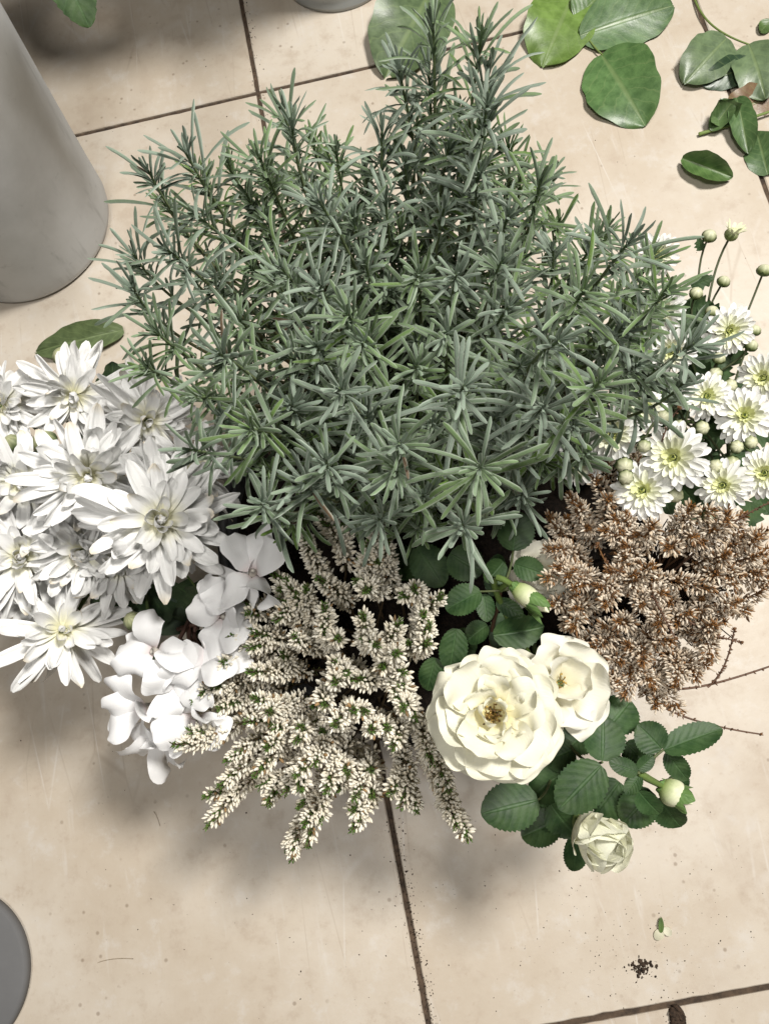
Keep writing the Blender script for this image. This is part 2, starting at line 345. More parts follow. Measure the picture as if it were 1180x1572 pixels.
# ------------------------------------------------------------------ lavender
lb = at(640, 610, ZS); lav = thing('lavender_plant', 'tall bushy grey-green lavender plant with narrow leaves, the largest plant in the bowl', 'lavender', (lb[0], lb[1], ZS))
tips = [(664,35,.49),(739,58,.49),(612,107,.46),(658,115,.45),(747,161,.50),(586,202,.45),(733,268,.45),(828,282,.46),(592,308,.43),(681,320,.43),(747,112,.48),
 (448,190,.45),(433,165,.42),(285,235,.46),(228,262,.43),(397,241,.45),(377,296,.42),(489,309,.47),(516,231,.43),(257,384,.47),(431,411,.45),(489,435,.46),(533,482,.48),(336,543,.50),
 (485,530,.46),(238,509,.44),(363,485,.42),(436,545,.45),(558,525,.47),(520,596,.49),(385,660,.47),(500,708,.47),(466,738,.45),(402,772,.45),(612,680,.48),(610,724,.46),(580,799,.42),
 (686,511,.46),(712,592,.50),(858,524,.50),(922,585,.51),(834,624,.47),(736,717,.51),(708,805,.48),(790,697,.43),(895,445,.50),(963,374,.47),(1024,442,.47),(1065,527,.47),(956,500,.44),
 (916,364,.43),(1048,588,.43),(848,384,.43),(290,690,.47),(205,440,.42),(222,560,.43),(300,610,.44),(640,420,.43),(560,400,.42),(780,470,.43),(640,560,.45),(770,400,.44),(700,420,.44),
 (330,420,.41),(300,330,.43),(620,250,.42),(560,640,.43),(660,650,.43),(445,620,.44),(880,650,.43),(800,560,.44),(985,440,.43),(690,220,.44),(780,330,.42),(540,330,.43),(650,760,.41),(760,640,.42),(340,640,.41),(980,560,.43),(455,480,.43),(205,390,.40),(410,340,.40),(735,200,.45)]
tips += [(800,760,.36),(770,775,.34),(830,705,.37),(555,790,.36),(640,815,.35),(440,800,.36),(870,690,.36),(500,640,.37),(300,260,.37),(250,310,.38),(350,250,.38),(480,220,.38),(640,160,.40),(700,170,.41),(560,260,.38),(800,250,.38),(780,220,.40)]
for i in range(62):     # lower and inner shoots between the leaders
    a = random.uniform(0, 2*PI); r = math.sqrt(random.random())
    x, y = 640 + 395*r*math.cos(a), 505 + 295*r*math.sin(a)
    tips.append((x, y, random.uniform(0.30, 0.40)))
LG = np.array([0.152, 0.196, 0.150]); LGR = np.array([0.090, 0.160, 0.028]); LGB = np.array([0.15, 0.225, 0.165])
leaves = []       # (score, V, F, st, col, stem)
stems = []
def up_bias(d, k): return nz(nz(d) + np.array([0,0,k]))
for i, (px, py, z) in enumerate(tips):
    lead = i < 84; T = at(px, py, z); off = T - lb; hr = np.array([off[0], off[1], 0])
    ang = math.atan2(off[1], off[0]); br = min(0.055, 0.35*np.linalg.norm(hr))
    B = np.array([lb[0] + br*math.cos(ang) + random.gauss(0, .008), lb[1] + br*math.sin(ang) + random.gauss(0, .008), ZS-0.005])
    ln = np.linalg.norm(T-B); td = nz(nz(hr)*np.array([.10,.22,0]) + np.array([0,0,1]) + 0.30*nz(CAMP-T) + RNG.normal(0, .13, 3))
    P = bez(B, B + nz(hr*0.6+np.array([0,0,.12]))*ln*0.35, T - td*ln*0.33, T, 26)
    arc = np.concatenate([[0], np.cumsum(np.linalg.norm(np.diff(P, axis=0), axis=1))]); LEN = arc[-1]
    rad = np.interp(arc/LEN, [0,.5,1], [0.0021, 0.0016, 0.0008])
    sc = np.interp(arc/LEN, [0,.45,.9,1], [0,.2,.9,1])[:,None]
    scol = (1-sc)*np.array([0.13,0.085,0.045]) + sc*np.array([0.16,0.22,0.10])
    m = MB(); V, q, tr = tube(P, rad, 5); cc = np.repeat(scol, 5, 0); cc = np.concatenate([cc, cc[:1], cc[-1:]]); m.add(V, q, cc); m.F3.append(tr)
    so = m.build('stem', 'stem', lav, lb*np.array([1,1,0])+np.array([0,0,ZS])); stems.append(so)
    Tn = np.gradient(P, axis=0)
    size = random.uniform(0.88, 1.14)*(1.0 if lead else 0.85)*(1.22 if py < 400 else 1.0); green = random.random()**1.5*0.95 + (0 if lead else .5)
    d = 0.0015; node = 0; phi0 = random.uniform(0, 6.28)
    while d < LEN*0.78:
        u = d/LEN; s = LEN - d
        p = np.array([np.interp(s, arc, P[:,k]) for k in range(3)]); ax = nz([np.interp(s, arc, Tn[:,k]) for k in range(3)])
        r1 = nz(np.cross(ax, [0.3,0.5,0.81])); r2 = np.cross(ax, r1)
        young = max(0.0, 1 - d/0.030); old = min(1.0, max(0.0, (d-0.07)/0.11))
        nleaf = 2 if (d > 0.03 or d < .004) else 3
        for k in range(nleaf):
            if old > 0.55 and random.random() < (old-0.45)*0.8: continue
            ph = phi0 + node*PI/2 + k*2*PI/nleaf + random.gauss(0, .22)
            rad_d = r1*math.cos(ph) + r2*math.sin(ph)
            el = math.radians(np.interp(d, [0,.008,.03,.07,.15], [78,60,36,22,2]) + random.gauss(0, 9))
            xd = rad_d*math.cos(el) + ax*math.sin(el); zd = ax*math.cos(el) - rad_d*math.sin(el)
            L = np.interp(d, [0,.006,.02,.05,.12], [.008,.018,.032,.038,.034])*size*random.uniform(.62,1.2)
            W = np.interp(d, [0,.01,.04,.10], [.0015,.0022,.0028,.0034])*random.uniform(.85,1.15)
            V, F, st = blade(L, W, 'lav', 9, 7, 0.25, random.uniform(-2.1,-.3)*(1-young*.7), 1.4, 0, -0.75, 0, 3, twist=random.gauss(0,.3), side=random.gauss(0,.13), groove=0.28)
            V = place(V, p, xd, zd)
            g = min(1, max(0, green*0.8 + old*0.9 - young*0.35 + random.gauss(0, .15)))
            col = (LG*(1-g) + LGR*g)*random.uniform(.78,1.18)*(1+.45*young)
            if random.random() < 0.003: col = np.array([0.13,0.085,0.05])
            cam_d = np.linalg.norm(CAMP - V.mean(0)); leaves.append((L/cam_d*(1 if lead else .3)*(1.0 - old) - (0.02 if px < 0 else 0), V, F, st, col, so))
        # short axillary tufts
        if 0.015 < d < 0.14 and random.random() < 0.75:
            for k in range(random.choice((2,3,4))):
                ph = phi0 + node*PI/2 + random.choice((0,PI)) + random.gauss(0, .45); rad_d = r1*math.cos(ph) + r2*math.sin(ph); el = math.radians(random.uniform(30,70))
                xd = rad_d*math.cos(el) + ax*math.sin(el); L = random.uniform(.008,.018)
                V, F, st = blade(L, .0026, 'lav', 6, 3, 0.2, -.5, 1, 0, -.5)
                V = place(V, p, xd, ax); col = (LG*(.8-.4*green) + LGR*(.2+.4*green))*random.uniform(.9,1.15)
                leaves.append((0, V, F, st, col, so))
        node += 1; d += np.interp(d, [0,.008,.03,.08,.2], [.0017,.0029,.0088,.016,.023])*random.uniform(.85,1.2)
leaves.sort(key=lambda q: -q[0])
lo = np.array([lb[0], lb[1], ZS])
for q in leaves[:300]:
    MB().add(q[1], q[2], q[4], q[3]).build('leaf', 'lavender', q[5], lo)
m = MB()
for q in leaves[300:]: m.add(q[1], q[2], q[4], q[3])
tag(m.build('foliage', 'lavender', lav, lo), kind='stuff')
# ------------------------------------------------------------------ heathers
SPN = np.array([(0,0)]+[(x, r) for x, r in ((.18,.55),(.5,1.0),(.82,.62))]+[(1,0)])
def spindle(k=5):
    V = [(0,0,0)]; a = np.linspace(0, 2*PI, k, endpoint=False)
    for x, r in SPN[1:-1]:
        V += [(x, r*.5*math.cos(q), r*.5*math.sin(q)) for q in a]
    V.append((1,0,0)); n = len(V); F = []
    for j in range(k):
        j2 = (j+1) % k; F += [(0, 1+j2, 1+j), (n-1, 1+2*k+j, 1+2*k+j2)]
        for i in (0,1): b = 1+i*k; F += [(b+j, b+j2, b+k+j2), (b+j, b+k+j2, b+k+j)]
    return np.array(V, float), np.array(F)
SV, SF = spindle(); ST = SV[:,0]
def heather(name, label, base, tiplist, zs, pal, floral=0.72, fl=(.0060,.0025), dens=1.05, dry=False, rscale=1.0):
    b = at(*base, ZS); pl = thing(name, label, 'heather', (b[0], b[1], ZS)); org = np.array([b[0], b[1], ZS])
    for (px, py, z, lenf) in tiplist:
        T = at(px, py, z); off = T - b; hr = np.array([off[0], off[1], 0.0]); hl = np.linalg.norm(hr)
        B = np.array([b[0], b[1], ZS-0.004]) + hr*0.45 + np.array([random.gauss(0,.006), random.gauss(0,.006), 0])
        ln = np.linalg.norm(T-B); td = nz(hr*0.9 + np.array([0,0, 0.10 if z > 0.235 else 0.03]) + RNG.normal(0, .035, 3)*np.array([1,1,.6]))
        P = bez(B, B + nz(hr*.4+np.array([0,0,.10]))*ln*.36, T - td*ln*.36, T, 24)
        arc = np.concatenate([[0], np.cumsum(np.linalg.norm(np.diff(P, axis=0), axis=1))]); LEN = arc[-1]
        m = MB(); add_tube(m, P, np.interp(arc/LEN, [0,1], [.0015,.0005]), pal['stem'], 5); so = m.build('spike', 'stem', pl, org)
        Tn = np.gradient(P, axis=0); FLn = min(LEN*floral, 0.09, .030 + .75*hl)*lenf
        paths = [(P, arc, Tn, LEN, FLn, 1.0)]
        for _ in range(random.choice((0,1,1,2)) if FLn > .03 else 0):     # side branchlets
            s = LEN - random.uniform(.25,.75)*FLn; p = np.array([np.interp(s, arc, P[:,k]) for k in range(3)]); ax = nz([np.interp(s, arc, Tn[:,k]) for k in range(3)])
            dd = nz(ax*.75 + nz(np.cross(ax, RNG.normal(size=3)))*.65 + np.array([0,0,.25])); l2 = random.uniform(.018,.034)
            Q = bez(p, p+dd*l2*.3, p+dd*l2*.6+ax*l2*.08, p+dd*l2*.9+ax*l2*.25, 10); a2 = np.concatenate([[0], np.cumsum(np.linalg.norm(np.diff(Q, axis=0), axis=1))])
            paths.append((Q, a2, np.gradient(Q, axis=0), a2[-1], a2[-1]*.92, .85))
        O, D, S, C, C2 = [], [], [], [], []
        for (Pp, ar, Tg, Ln, Fl, rs) in paths:
            tipg = (0.006 if dry else .009)*rs
            n = int(Fl/0.085*250*dens*rs); sarr = Ln - tipg*.5 - np.sort(RNG.random(n))**1.0*(Fl-tipg*.5)
            ph = np.arange(n)*2.39996 + RNG.normal(0,.3,n)
            for i in range(n):
                s = max(0, sarr[i]); p = np.array([np.interp(s, ar, Pp[:,k]) for k in range(3)]); ax = nz([np.interp(s, ar, Tg[:,k]) for k in range(3)])
                r1 = nz(np.cross(ax, [.4,.3,.86])); r2 = np.cross(ax, r1); rd = r1*math.cos(ph[i]) + r2*math.sin(ph[i])
                frac = (Ln-s)/Fl; open_ = np.interp(frac, [0,.12,.4,1], [.35,.8,1,1]); el = math.radians(np.interp(frac, [0,.15,1], [62,40,22]) + random.gauss(0,12))
                d = rd*math.cos(el) + ax*math.sin(el); ro = (.0018+.0036*random.random())*open_*rs*rscale
                thin = np.interp(frac, [.8,1], [0,.45])
                if random.random() < thin: continue
                O.append(p+rd*ro); D.append(d); l = fl[0]*random.uniform(.8,1.2)*(.62+.38*open_); wd = fl[1]*random.uniform(.8,1.25)*(.7+.3*open_)
                S.append((l, wd, wd)); k = random.random(); c1 = pal['w1']*(1-k)+pal['w2']*k
                dead = random.random() < pal['dead']; C2.append(pal['deadc']*random.uniform(.6,1.3) if dead else c1*random.uniform(.9,1.05)); C.append(pal['base'])
            nt = int((56 if not dry else 26)*rs)
            for i in range(nt):
                s = Ln - tipg*2.0*random.random(); p = np.array([np.interp(s, ar, Pp[:,k]) for k in range(3)]); ax = nz([np.interp(s, ar, Tg[:,k]) for k in range(3)])
                rd = nz(np.cross(ax, RNG.normal(size=3))); el = math.radians(random.uniform(25,80)); O.append(p+rd*.0008); D.append(rd*math.cos(el)+ax*math.sin(el))
                S.append((random.uniform(.0022,.0042), .0010, .0010)); g = pal['tip']*random.uniform(.6,1.4); C.append(g*.7); C2.append(g)
            # tiny scale leaves among the florets
            for i in range(int(n*.3)):
                s = max(0, Ln - random.random()*min(Ln, Fl*1.15)); p = np.array([np.interp(s, ar, Pp[:,k]) for k in range(3)]); ax = nz([np.interp(s, ar, Tg[:,k]) for k in range(3)])
                rd = nz(np.cross(ax, RNG.normal(size=3))); el = math.radians(random.uniform(10,60)); O.append(p); D.append(rd*math.cos(el)+ax*math.sin(el))
                S.append((random.uniform(.003,.0058), .0011, .0011)); g = pal['leaf']*random.uniform(.6,1.3); C.append(g*.6); C2.append(g)
        O, D, S, C, C2 = map(np.array, (O, D, S, C, C2))
        V, F = instance(SV, SF, O, frames(D), S); k = np.clip((ST-.02)/.22, 0, 1)[None,:,None]
        col = (C[:,None,:]*(1-k) + C2[:,None,:]*k).reshape(-1,3)
        tag(MB().add(V, F, col).build('florets', 'floret', so, org), kind='stuff')
    return pl, org
def A(*c): return np.array(c)
wt = [(482,786,.31),(469,822,.30),(564,833,.31),(595,826,.31),(438,888,.29),(487,888,.31),(544,892,.32),(634,901,.31),(429,918,.28),(377,923,.26),(650,940,.30),(421,954,.29),(392,973,.28),(495,958,.31),(451,976,.30),
 (354,976,.27),(614,952,.31),(557,980,.32),(658,985,.30),(513,1015,.31),(328,1024,.26),(540,1042,.31),(584,1026,.32),(381,1031,.28),(306,1064,.26),(295,1077,.25),(388,1070,.29),(377,1108,.28),(544,1090,.31),(638,1101,.30),
 (266,1143,.25),(570,1121,.31),(407,1150,.28),(454,1139,.29),(482,1086,.30),(348,1170,.26),(337,1207,.25),(390,1192,.27),(482,1174,.29),(438,1218,.27),(500,1218,.28),(317,1271,.23),(447,1322,.22),(473,1300,.23),(465,1267,.25),(540,1275,.25),
 (544,1227,.27),(601,1148,.30),(614,1240,.26),(640,1248,.25),(700,1270,.25),(663,1174,.28),(690,1215,.26),(680,912,.29)]
wt += [(x+random.uniform(-28,28), y+random.uniform(-28,28), z-random.uniform(.015,.035)) for x, y, z in random.sample(wt, 9)]
wt = [(x, y, z, random.uniform(.7,1.0)) for x, y, z in wt]
WPAL = dict(stem=(.10,.07,.04), w1=A(.91,.875,.77), w2=A(.87,.80,.65), base=A(.30,.27,.13), dead=.025, deadc=A(.30,.19,.09), tip=A(.09,.165,.03), leaf=A(.10,.11,.035))
heather('heather_plant', 'white flowering heather with dense upright spikes and green tips at the front of the bowl', (585,1015), wt, 0, WPAL)
bt = [(840,790),(872,757),(908,728),(935,765),(885,805),(845,842),(922,812),(962,788),(1002,803),(955,835),(902,852),(868,884),(842,928),(882,935),(915,902),(945,952),(905,972),(962,988),(922,1015),(965,1035),(1002,1055),(1005,1085),
 (1042,1015),(1088,1015),(1100,975),(1075,955),(1032,985),(1115,955),(1150,930),(1178,900),(1140,885),(1170,850),(1122,852),(1082,832),(1042,798),(1062,775),(1092,812),(1142,822),(1178,812),(1022,842),(1112,905),(1002,872),(985,930),(1010,960),(868,965),(975,880),
 (1060,1040),(930,700),(960,680),(1145,790),(890,775),(1100,880),(940,990),(1190,860),(1165,880),(850,870),(880,905),(930,875),(1085,1000),(1040,960),(1050,890),(1075,915),(1030,925)]
bt = [t for i, t in enumerate(bt) if i % 6 != 4]
bt += [(915,1045),(955,1072),(898,1000),(1035,1055),(870,990),(985,1020),(1070,1045)]
bt = [(x, y, .27 - .03*(math.hypot(x-1045, y-910) < 60) + .04*max(0, 1-math.hypot((x-960)/170, (y-850)/170)) + random.uniform(-.012,.012), random.uniform(.75,1.0)) for x, y in bt]
BPAL = dict(stem=(.12,.065,.035), w1=A(.82,.74,.62), w2=A(.55,.43,.30), base=A(.17,.085,.035), dead=.12, deadc=A(.24,.13,.06), tip=A(.26,.12,.035), leaf=A(.19,.095,.035))
bh, borg = heather('heather_plant', 'dried brown heather with withered beige florets and bare twigs', (1000,910), bt, 0, BPAL, .74, (.0057,.0019), .85, True, 1.15)
m = MB()
for i in range(420):
    a = random.uniform(0, 6.28); q = math.sqrt(random.random())*.058; B = borg + np.array([.25*q*math.cos(a), .25*q*math.sin(a), -.004]); T = borg + np.array([q*math.cos(a), q*math.sin(a), random.uniform(.015,.07)]) + RNG.normal(0,.006,3)*np.array([1,1,.3])
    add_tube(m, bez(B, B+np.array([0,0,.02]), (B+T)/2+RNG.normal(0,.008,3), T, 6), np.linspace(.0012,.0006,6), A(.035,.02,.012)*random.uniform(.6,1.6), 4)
tag(m.build('inner_twigs', 'stem', bh, borg), kind='stuff')
def twig(pts, r=.0011, col=(.13,.075,.05)):
    C = np.array([at(*p) for p in pts]); P = bez(*C, 30) if len(C) == 4 else C
    m = MB(); add_tube(m, P, np.linspace(r, r*.55, len(P)), col, 5); o = m.build('twig', 'stem', bh, borg)
    O, D, S, K = [], [], [], []
    for i in range(len(P)*2):
        j = random.randrange(2, len(P)); ax = nz(P[j]-P[j-1]); rd = nz(np.cross(ax, RNG.normal(size=3))); O.append(P[j]); D.append(nz(rd+ax*.7)); l = random.uniform(.0015,.0034); S.append((l,.0011,.0011)); K.append(A(.15,.08,.045)*random.uniform(.6,1.3))
    for i in range(10):
        j = -1; ax = nz(P[-1]-P[-2]); O.append(P[-1]); D.append(nz(RNG.normal(0,.5,3)+ax)); S.append((.003,.0012,.0012)); K.append(A(.18,.09,.04))
    V, F = instance(SV, SF, np.array(O), frames(np.array(D)), np.array(S)); tag(MB().add(V, F, np.repeat(np.array(K), len(SV), 0)).build('scale_leaves', 'floret', o, borg), kind='stuff')
twig([(960,1000,.2),(985,1085,.235),(1060,1065,.24),(1195,1018,.24)], .0013)
twig([(1085,1055,.239),(1112,1035,.245),(1120,1000,.255),(1126,968,.265)], .0009)
twig([(960,1020,.2),(985,1085,.225),(1050,1110,.225),(1165,1127,.22)], .0012)
twig([(1040,940,.25),(1080,975,.255),(1110,980,.26),(1135,985,.262)], .0009)
twig([(1000,900,.2),(960,860,.28),(938,900,.33),(918,838,.35)], .0009, (.26,.13,.05))
twig([(1010,900,.2),(1020,780,.26),(985,700,.30),(1040,628,.32)], .0010)
twig([(1010,900,.2),(1070,840,.25),(1130,790,.28),(1190,768,.29)], .0010)
twig([(1000,900,.2),(990,900,.28),(1010,930,.31),(1035,978,.30)], .0010)
# ------------------------------------------------------------------ flowers
def todir(a, b): return nz(np.asarray(b)-np.asarray(a))
def stem_to(parent, org, B, T, axis, r=.0016, col=(.07,.12,.03), k=6, lift=.4):
    ln = np.linalg.norm(np.asarray(T)-B); P = bez(B, np.asarray(B)+np.array([0,0,1])*ln*lift, np.asarray(T)-np.asarray(axis)*ln*.35, T, 18)
    m = MB(); add_tube(m, P, np.linspace(r*1.25, r, 18), col, k); return m.build('stem', 'stem', parent, org)
def ring_petals(c, n, spec, colf):
    """yield petal meshes; spec rows: count, elev deg, L, W, profile, bend, cup, fold, ruf, base radius, height, jitter"""
    n = nz(n); r1 = nz(np.cross(n, [.31,.77,.21])); r2 = np.cross(n, r1); out = []; off = random.uniform(0, 6.28)
    for ri, s in enumerate(spec):
        for k in range(s['n']):
            ph = off + ri*.9 + 2*PI*k/s['n'] + random.gauss(0, s.get('jp', .1)); rd = r1*math.cos(ph) + r2*math.sin(ph)
            el = math.radians(s['el'] + random.gauss(0, s.get('je', 6))); xd = rd*math.cos(el) + n*math.sin(el); zd = n*math.cos(el) - rd*math.sin(el)
            L = s['L']*random.uniform(1-s.get('jl',.1), 1+s.get('jl',.1)); W = s['W']*random.uniform(.9,1.1)
            V, F, st = blade(L, W, s['p'], s.get('nu',10), s.get('nv',7), s.get('a0',0), s['bend']+random.gauss(0, s.get('jb',.15)), s.get('bp',1.5), s.get('fold',0), s['cup'], s.get('ruf',0), s.get('ruff',3), rib=s.get('rib',0), twist=random.gauss(0, s.get('tw',.1)), side=random.gauss(0, s.get('sd',.03)))
            o = np.asarray(c) + rd*s.get('r0',.003) + n*s.get('h',0)
            out.append((ri, place(V, o, xd, zd), F, st, colf(ri, st)))
    return out
# --- large white chrysanthemum
mbz = at(230, 830, ZS); mo = np.array([mbz[0], mbz[1], ZS])
mum = thing('chrysanthemum_plant', 'large shaggy pure white double chrysanthemums leaning over the bowl rim', 'chrysanthemum', mo)
def mcol(ri, st):
    t = st[:,0:1]; k = np.minimum(1, t*2.2 + (0 if ri < 3 else -.25)).clip(0, 1); w_ = A(.87,.87,.86)*random.uniform(.93,1.0)
    if random.random() < .12: w_ = w_*(1 - np.clip(t-.82,0,1)*1.2*A(.5,.9,1.6))      # browned tips
    return w_*k + A(.80,.78,.56)*(1-k)
def mum_flower(px, py, z, r, tilt, full=1.0, toward=None, sep=23):
    c = at(px, py, z); ax = nz(todir(c, CAMP) + np.array([tilt[0]*.8+.12, tilt[1]*.8+.10, 0.15]))
    base = c - ax*.012
    m = MB(); P = np.array([base-ax*.010, base-ax*.004, base+ax*.001, base+ax*.004]); add_tube(m, P, [.004,.009,.011,.006], (.10,.15,.05), 12); f = m.build('flower', 'bud', mum, mo)
    q = lambda k: max(3, int(round(k*full)))
    spec = [dict(n=q(18), el=-16, L=r, W=r*.27, rib=.17, nu=12, nv=9, p='mum', bend=-.3, cup=.28, ruf=.07, jb=.8, je=16, jl=.24, jp=.22, tw=.6, sd=.10, r0=.006, h=-.001, fold=.15),
            dict(n=q(18), el=0, L=r*.97, W=r*.26, rib=.17, nu=12, nv=9, p='mum', bend=.0, cup=.30, ruf=.07, jb=.8, je=16, jl=.24, jp=.22, tw=.55, sd=.09, r0=.005, h=.001, fold=.15),
            dict(n=q(16), el=14, L=r*.86, W=r*.24, rib=.17, nu=12, nv=9, p='mum', bend=.1, cup=.35, ruf=.07, jb=.55, je=13, jl=.2, jp=.2, tw=.55, sd=.09, r0=.004, h=.003, fold=.2),
            dict(n=q(13), el=28, L=r*.66, W=r*.22, rib=.08, jp=.25, p='mum', bend=.35, cup=.45, ruf=.05, jb=.4, je=12, jl=.2, tw=.4, r0=.003, h=.004, fold=.2),
            dict(n=q(7), el=42, L=r*.44, W=r*.17, p='mum', bend=.9, cup=.9, jb=.3, je=12, jl=.2, tw=.4, r0=.003, h=.004),
            dict(n=q(6), el=72, L=r*.26, W=r*.14, p='mum', bend=1.2, cup=1.0, jb=.3, je=12, jl=.2, r0=.002, h=.005)]
    inner = MB(); cnt = 0
    for (ri, V, F, st, col) in ring_petals(base, ax, spec, mcol):
        if cnt < sep and ri < 3: MB().add(V, F, col, st).build('petal', 'mum_petal', f, mo); cnt += 1
        else: inner.add(V, F, col, st)
    tag(inner.build('inner_petals', 'mum_petal', f, mo), kind='stuff')
    B = mo + np.array([random.gauss(0,.02), random.gauss(0,.02), -.004]); stem_to(mum, mo, B, base-ax*.008, ax, .0022, (.07,.11,.035))
mums = [(248,797,.315,.054,(0,-.05),1.1),(135,735,.29,.050,(-.1,-.45),1.0),(32,745,.265,.047,(-.3,-.4),1.0),(32,855,.26,.047,(-.2,-.2),1.05),(128,850,.255,.045,(0,-.5),1.0),
 (112,612,.25,.042,(-.1,-.7),.9),(96,965,.235,.049,(-.1,.0),.62),(-8,620,.25,.040,(-.7,0),.9),(228,650,.255,.046,(.1,-.5),.85),(60,915,.225,.036,(-.3,-.2),.9),(180,868,.24,.040,(.1,-.4),.9),(300,720,.26,.042,(.3,.3),.8),(70,800,.24,.042,(-.2,.3),.9)]
for a in mums: mum_flower(*a)
# buds and leaves of the chrysanthemum
def bud_sphere(name, parent, org, c, ax, r, col, tipc, mat='bud', squash=1.0, ribs=9):
    k, n = 18, 9; a = np.linspace(0, 2*PI, k, endpoint=False); th = np.linspace(.02, PI-.02, n); R = frame(ax, [.2,.5,.9])
    rr = np.sin(th)[:,None]*(1+.07*np.cos(a*ribs)[None,:]*np.sin(th)[:,None]); X = np.cos(th)[:,None]+0*a
    V = np.stack([-X*squash, rr*np.cos(a), rr*np.sin(a)], -1).reshape(-1,3)*r; V = np.asarray(c) + V @ R.T
    t = np.repeat(np.linspace(0,1,n), k)[:,None]; k2 = np.clip((t-.45)/.4,0,1); C = A(*col)*(1-k2)+A(*tipc)*k2
    stripe = (0.5+0.5*np.tile(np.cos(a*ribs), n))[:,None]; C = C*(.72+.28*stripe)
    return MB().add(V, grid_faces(n, k, True), C).build(name, mat, parent, org)
for (px, py, z, r) in [(70,680,.25,.011),(82,748,.24,.011),(97,548,.24,.009),(205,953,.235,.008),(20,680,.235,.008),(48,590,.235,.008)]:
    c = at(px, py, z); ax = nz([-.2,.3,.8]); bud_sphere('bud', mum, mo, c, ax, r, (.07,.12,.03), (.50,.52,.30)); stem_to(mum, mo, mo+np.array([random.gauss(0,.015),random.gauss(0,.015),-.004]), c-ax*r*.9, ax, .0016, (.06,.09,.03))
def put_leaf(parent, org, b, t, wpx, col, mat='rose_leaf', up=None, name='leaf', stalk=None, **kw):
    """leaf from base b=(px,py,z) to tip t=(px,py,z), width given in the photograph's pixels"""
    p0, p1 = at(*b), at(*t); L = np.linalg.norm(p1-p0); mid = (p0+p1)/2; depth = np.dot(CAMP-mid, RC[:,2]); W = wpx/FPX*depth
    d = dict(prof='ovate', nu=14, nv=7, fold=.12, cup=.15, bend=-.25, ruf=.02); d.update(kw)
    V, F, st = blade(L, W, a0=-d['bend']*.45, **d); zd = todir(mid, CAMP) + (np.array(up) if up is not None else RNG.normal(0,.22,3))
    V = place(V, p0, p1-p0, zd); cc = np.array(col)*random.uniform(.85,1.15)
    m = MB().add(V, F, np.clip(cc*(1+.12*np.sin(st[:,:1]*5)),0,1), st)
    o = m.build(name, mat, parent, org)
    if stalk is not None:
        q = at(*stalk); P = bez(q, q+(p0-q)*.4, p0-(p1-p0)*.15, p0+(p1-p0)*.05, 8); add = MB(); add_tube(add, P, .0009, (.10,.15,.04), 5); add.build('leaf_stalk', 'stem', o, org)
    return o
DK = (.030,.068,.028)
for b, t, wd in [((175,640,.20),(172,555,.235),60),((200,900,.20),(140,930,.21),70),((230,900,.19),(190,955,.20),80),((300,900,.20),(305,960,.235),52),((160,760,.2),(100,790,.2),60),((180,700,.19),(165,620,.21),60),((90,880,.18),(130,900,.19),50),((270,900,.185),(330,940,.2),60),((70,720,.19),(20,690,.2),40),((225,870,.18),(250,960,.19),80),((180,560,.19),(205,610,.2),50)]:
    put_leaf(mum, mo, b, t, wd, DK, 'mum_leaf', lobes=.35, nu=22, ruf=.05, stalk=(230,830,ZS) if random.random() < .4 else None)
# --- white cyclamen
cb = at(300, 960, ZS); co = np.array([cb[0], cb[1], ZS]); cyc = thing('cyclamen_plant', 'white cyclamen with broad swept-back petals hanging between chrysanthemum and heather', 'cyclamen', co)
def ccol(ri, st): t = st[:,0:1]; return A(.87,.87,.875)*np.minimum(1,t*4) + A(.72,.62,.62)*(1-np.minimum(1,t*4))
def cyc_flower(px, py, z, dirn, L=.034, n=5):
    c = at(px, py, z); ax = nz(dirn); m = MB(); add_tube(m, np.array([c-ax*.006,c-ax*.002,c+ax*.002,c+ax*.004]), [.0015,.003,.0035,.002], (.6,.56,.5), 10); f = m.build('flower', 'bud', cyc, co)
    spec = [dict(n=n, el=62, L=L*1.05, W=L*.84, p='broad', bend=-1.3, cup=-.25, ruf=.13, ruff=2.2, jb=.5, je=18, jl=.12, tw=.9, sd=.08, r0=.003, h=0, jp=.22, nu=12, nv=9, bp=1.2)]
    for (ri, V, F, st, col) in ring_petals(c, ax, spec, ccol): MB().add(V, F, col, st).build('petal', 'cyc_petal', f, co)
    stem_to(cyc, co, co+np.array([random.gauss(0,.01),random.gauss(0,.01),-.004]), c-ax*.005, ax, .0018, (.16,.09,.07))
for a in [(388,880,.27,(.2,.3,1)),(345,945,.255,(.0,-.3,1)),(238,1000,.245,(-.3,0,1)),(282,1040,.24,(.1,-.3,1)),(325,1010,.25,(.3,.1,1)),(222,1085,.22,(-.6,-.3,.8)),(250,1130,.205,(-.3,-.8,.7)),(300,1098,.225,(.2,-.4,1)),(370,915,.25,(-.3,.2,1))]: cyc_flower(*a)
for b, t, wd in [((300,960,.17),(225,930,.18),70),((300,970,.17),(350,1040,.18),80),((290,990,.165),(240,1060,.17),70),((310,940,.17),(370,960,.18),70)]: put_leaf(cyc, co, b, t, wd, (.03,.06,.035), 'mum_leaf', prof='broad')
